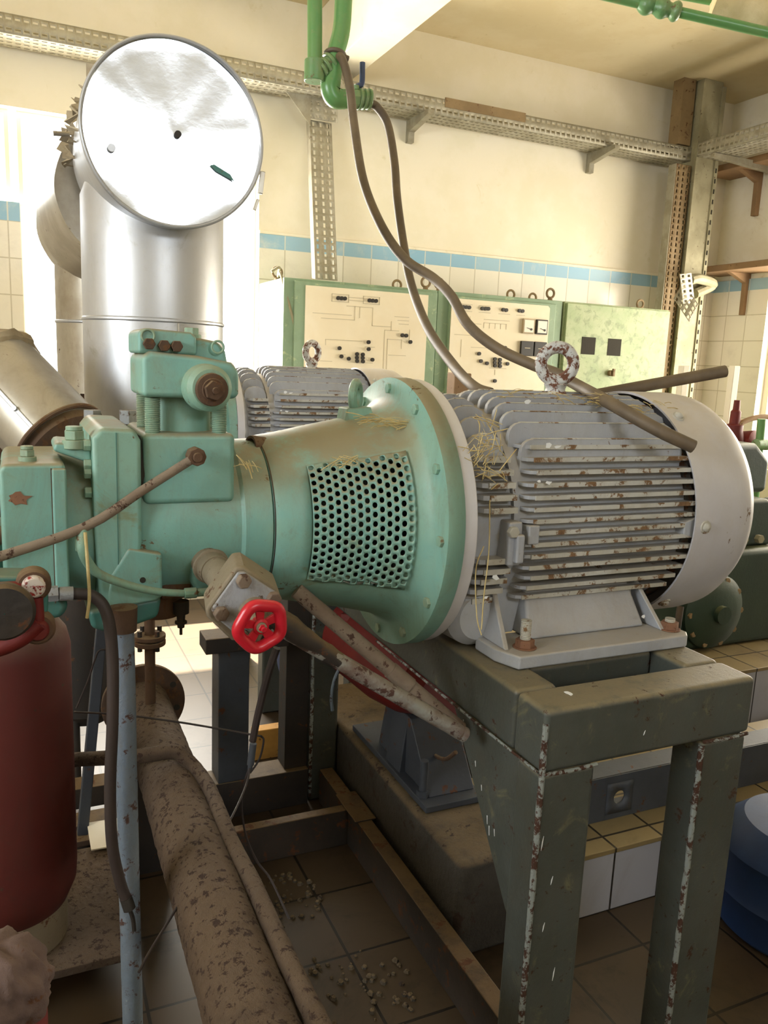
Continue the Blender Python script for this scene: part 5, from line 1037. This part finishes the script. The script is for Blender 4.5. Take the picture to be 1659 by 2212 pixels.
for i_, (px, lab) in enumerate(((1478, 'pale narrow tube in front of the riser, left of the two beyond the cowl'), (1587, 'pale narrow tube with red lower end, right of the two beyond the cowl'))):
    t = thing('sight_glass', lab, 'tube')
    q = U(px, 790, y=3.3); MB().box((q.x - 0.022, 3.28, 1.05), (q.x + 0.022, 3.32, q.z)).build('glass_tube', 'window_frame', t, bevel=0.004)
    MB().box((q.x - 0.03, 3.27, 0.286), (q.x + 0.03, 3.33, 1.06)).build('holder', 'column_zinc' if i_ == 0 else 'red_dull', t, bevel=0.004)
# blue drum
t = thing('blue_drum', 'blue plastic drum standing in the dark at the lower right corner', 'drum')
bx = 2.02
MB().lathe((1.93, 1.34, 0), (0, 0, 1), [(0.001, 0.001), (0.001, 0.19), (0.02, 0.21), (0.10, 0.215), (0.12, 0.222), (0.14, 0.215), (0.22, 0.215), (0.24, 0.222), (0.26, 0.212), (0.31, 0.16), (0.325, 0.001)], 56).build('drum_shell', 'blue_drum', t)
MB().cyl((1.87, 1.30, 0.315), (1.87, 1.30, 0.345), 0.035, n=24).build('drum_bung', 'black_plastic', t)
# terminal box and bluish bottle behind the bell
t = thing('terminal_box', 'small dark box behind the motor top where the second hose lands', 'box')
q = U(1000, 830, y=2.6); MB().box((q.x - 0.035, 2.6, 1.25), (q.x + 0.035, 2.66, q.z + 0.04)).build('box_body', 'shelf_brown', t, bevel=0.004); MB().box((q.x - 0.015, 2.615, 0.0), (q.x + 0.015, 2.645, 1.25)).build('box_post', 'column_zinc', t)
for lab, x_, y_, r_, s_ in (('rubble crumb heap on the floor inside the skid frame', 0.62, 1.95, 0.12, 3), ('dirt and grit scattered on the floor near the rusty pipe', 0.68, 1.55, 0.16, 4)):
    rnd = random.Random(s_); b = MB()
    for _ in range(70):
        a_ = rnd.uniform(0, 2 * PI); d_ = r_ * math.sqrt(rnd.random()); s = rnd.uniform(.003, .010); p = V(x_ + d_ * math.cos(a_), y_ + d_ * math.sin(a_), 0)
        b.lathe(p, (rnd.uniform(-.3, .3), rnd.uniform(-.3, .3), 1), [(0, s), (s * .7, s * .7), (s, 0.0005)], 6)
    tag(b.build('rubble', 'concrete'), lab, 'rubble', kind='stuff')
settle()
# ---- the rear pump set: the same motor again, farther back
m2 = copy_tree(motor); m2.location = motor.location + Vector((0.0, 1.84, 0.02))
m2['label'] = 'farther grey finned motor in front of the cabinets, rustier top edge'
for c in kids(m2):
    if c.name.startswith('lifting_ring'):
        ec_ = Vector((1.210, AY, 0)) - Vector((motor.location.x, motor.location.y, 0))
        c.matrix_local = Matrix.Translation(ec_) @ Matrix.Rotation(math.radians(52), 4, 'Z') @ Matrix.Translation(-ec_)
t = thing('rear_stand', 'steel box stand under the farther motor, seen below the bell housing', 'stand')
for a, b_ in (((0.90, 3.14, 0.78), (1.42, 3.24, 0.902)), ((0.90, 3.75, 0.78), (1.42, 3.85, 0.902)), ((0.90, 3.24, 0.78), (1.0, 3.75, 0.902)), ((1.32, 3.24, 0.78), (1.42, 3.75, 0.902))):
    MB().box(a, b_).build('top_beam', 'stand_grey', t, bevel=0.01)
for x in (0.90, 1.30):
    for y in (3.14, 3.77): MB().box((x, y, 0), (x + 0.12, y + 0.08, 0.78)).build('leg', 'stand_grey', t, bevel=0.01)
t = thing('bell_housing', 'green flange and cone of the farther compressor, edge showing behind the front one', 'compressor')
o = MB().lathe((0, AY + 1.84, AZ + 0.02), AX3, [(0.20, 0.10), (0.20, 0.155), (0.45, 0.165), (0.46, 0.172), (0.60, 0.199), (0.72, 0.228), (0.76, 0.262), (0.766, 0.302), (0.799, 0.302), (0.799, 0.1)], 72).build('cone', 'pump_green', t)
settle()
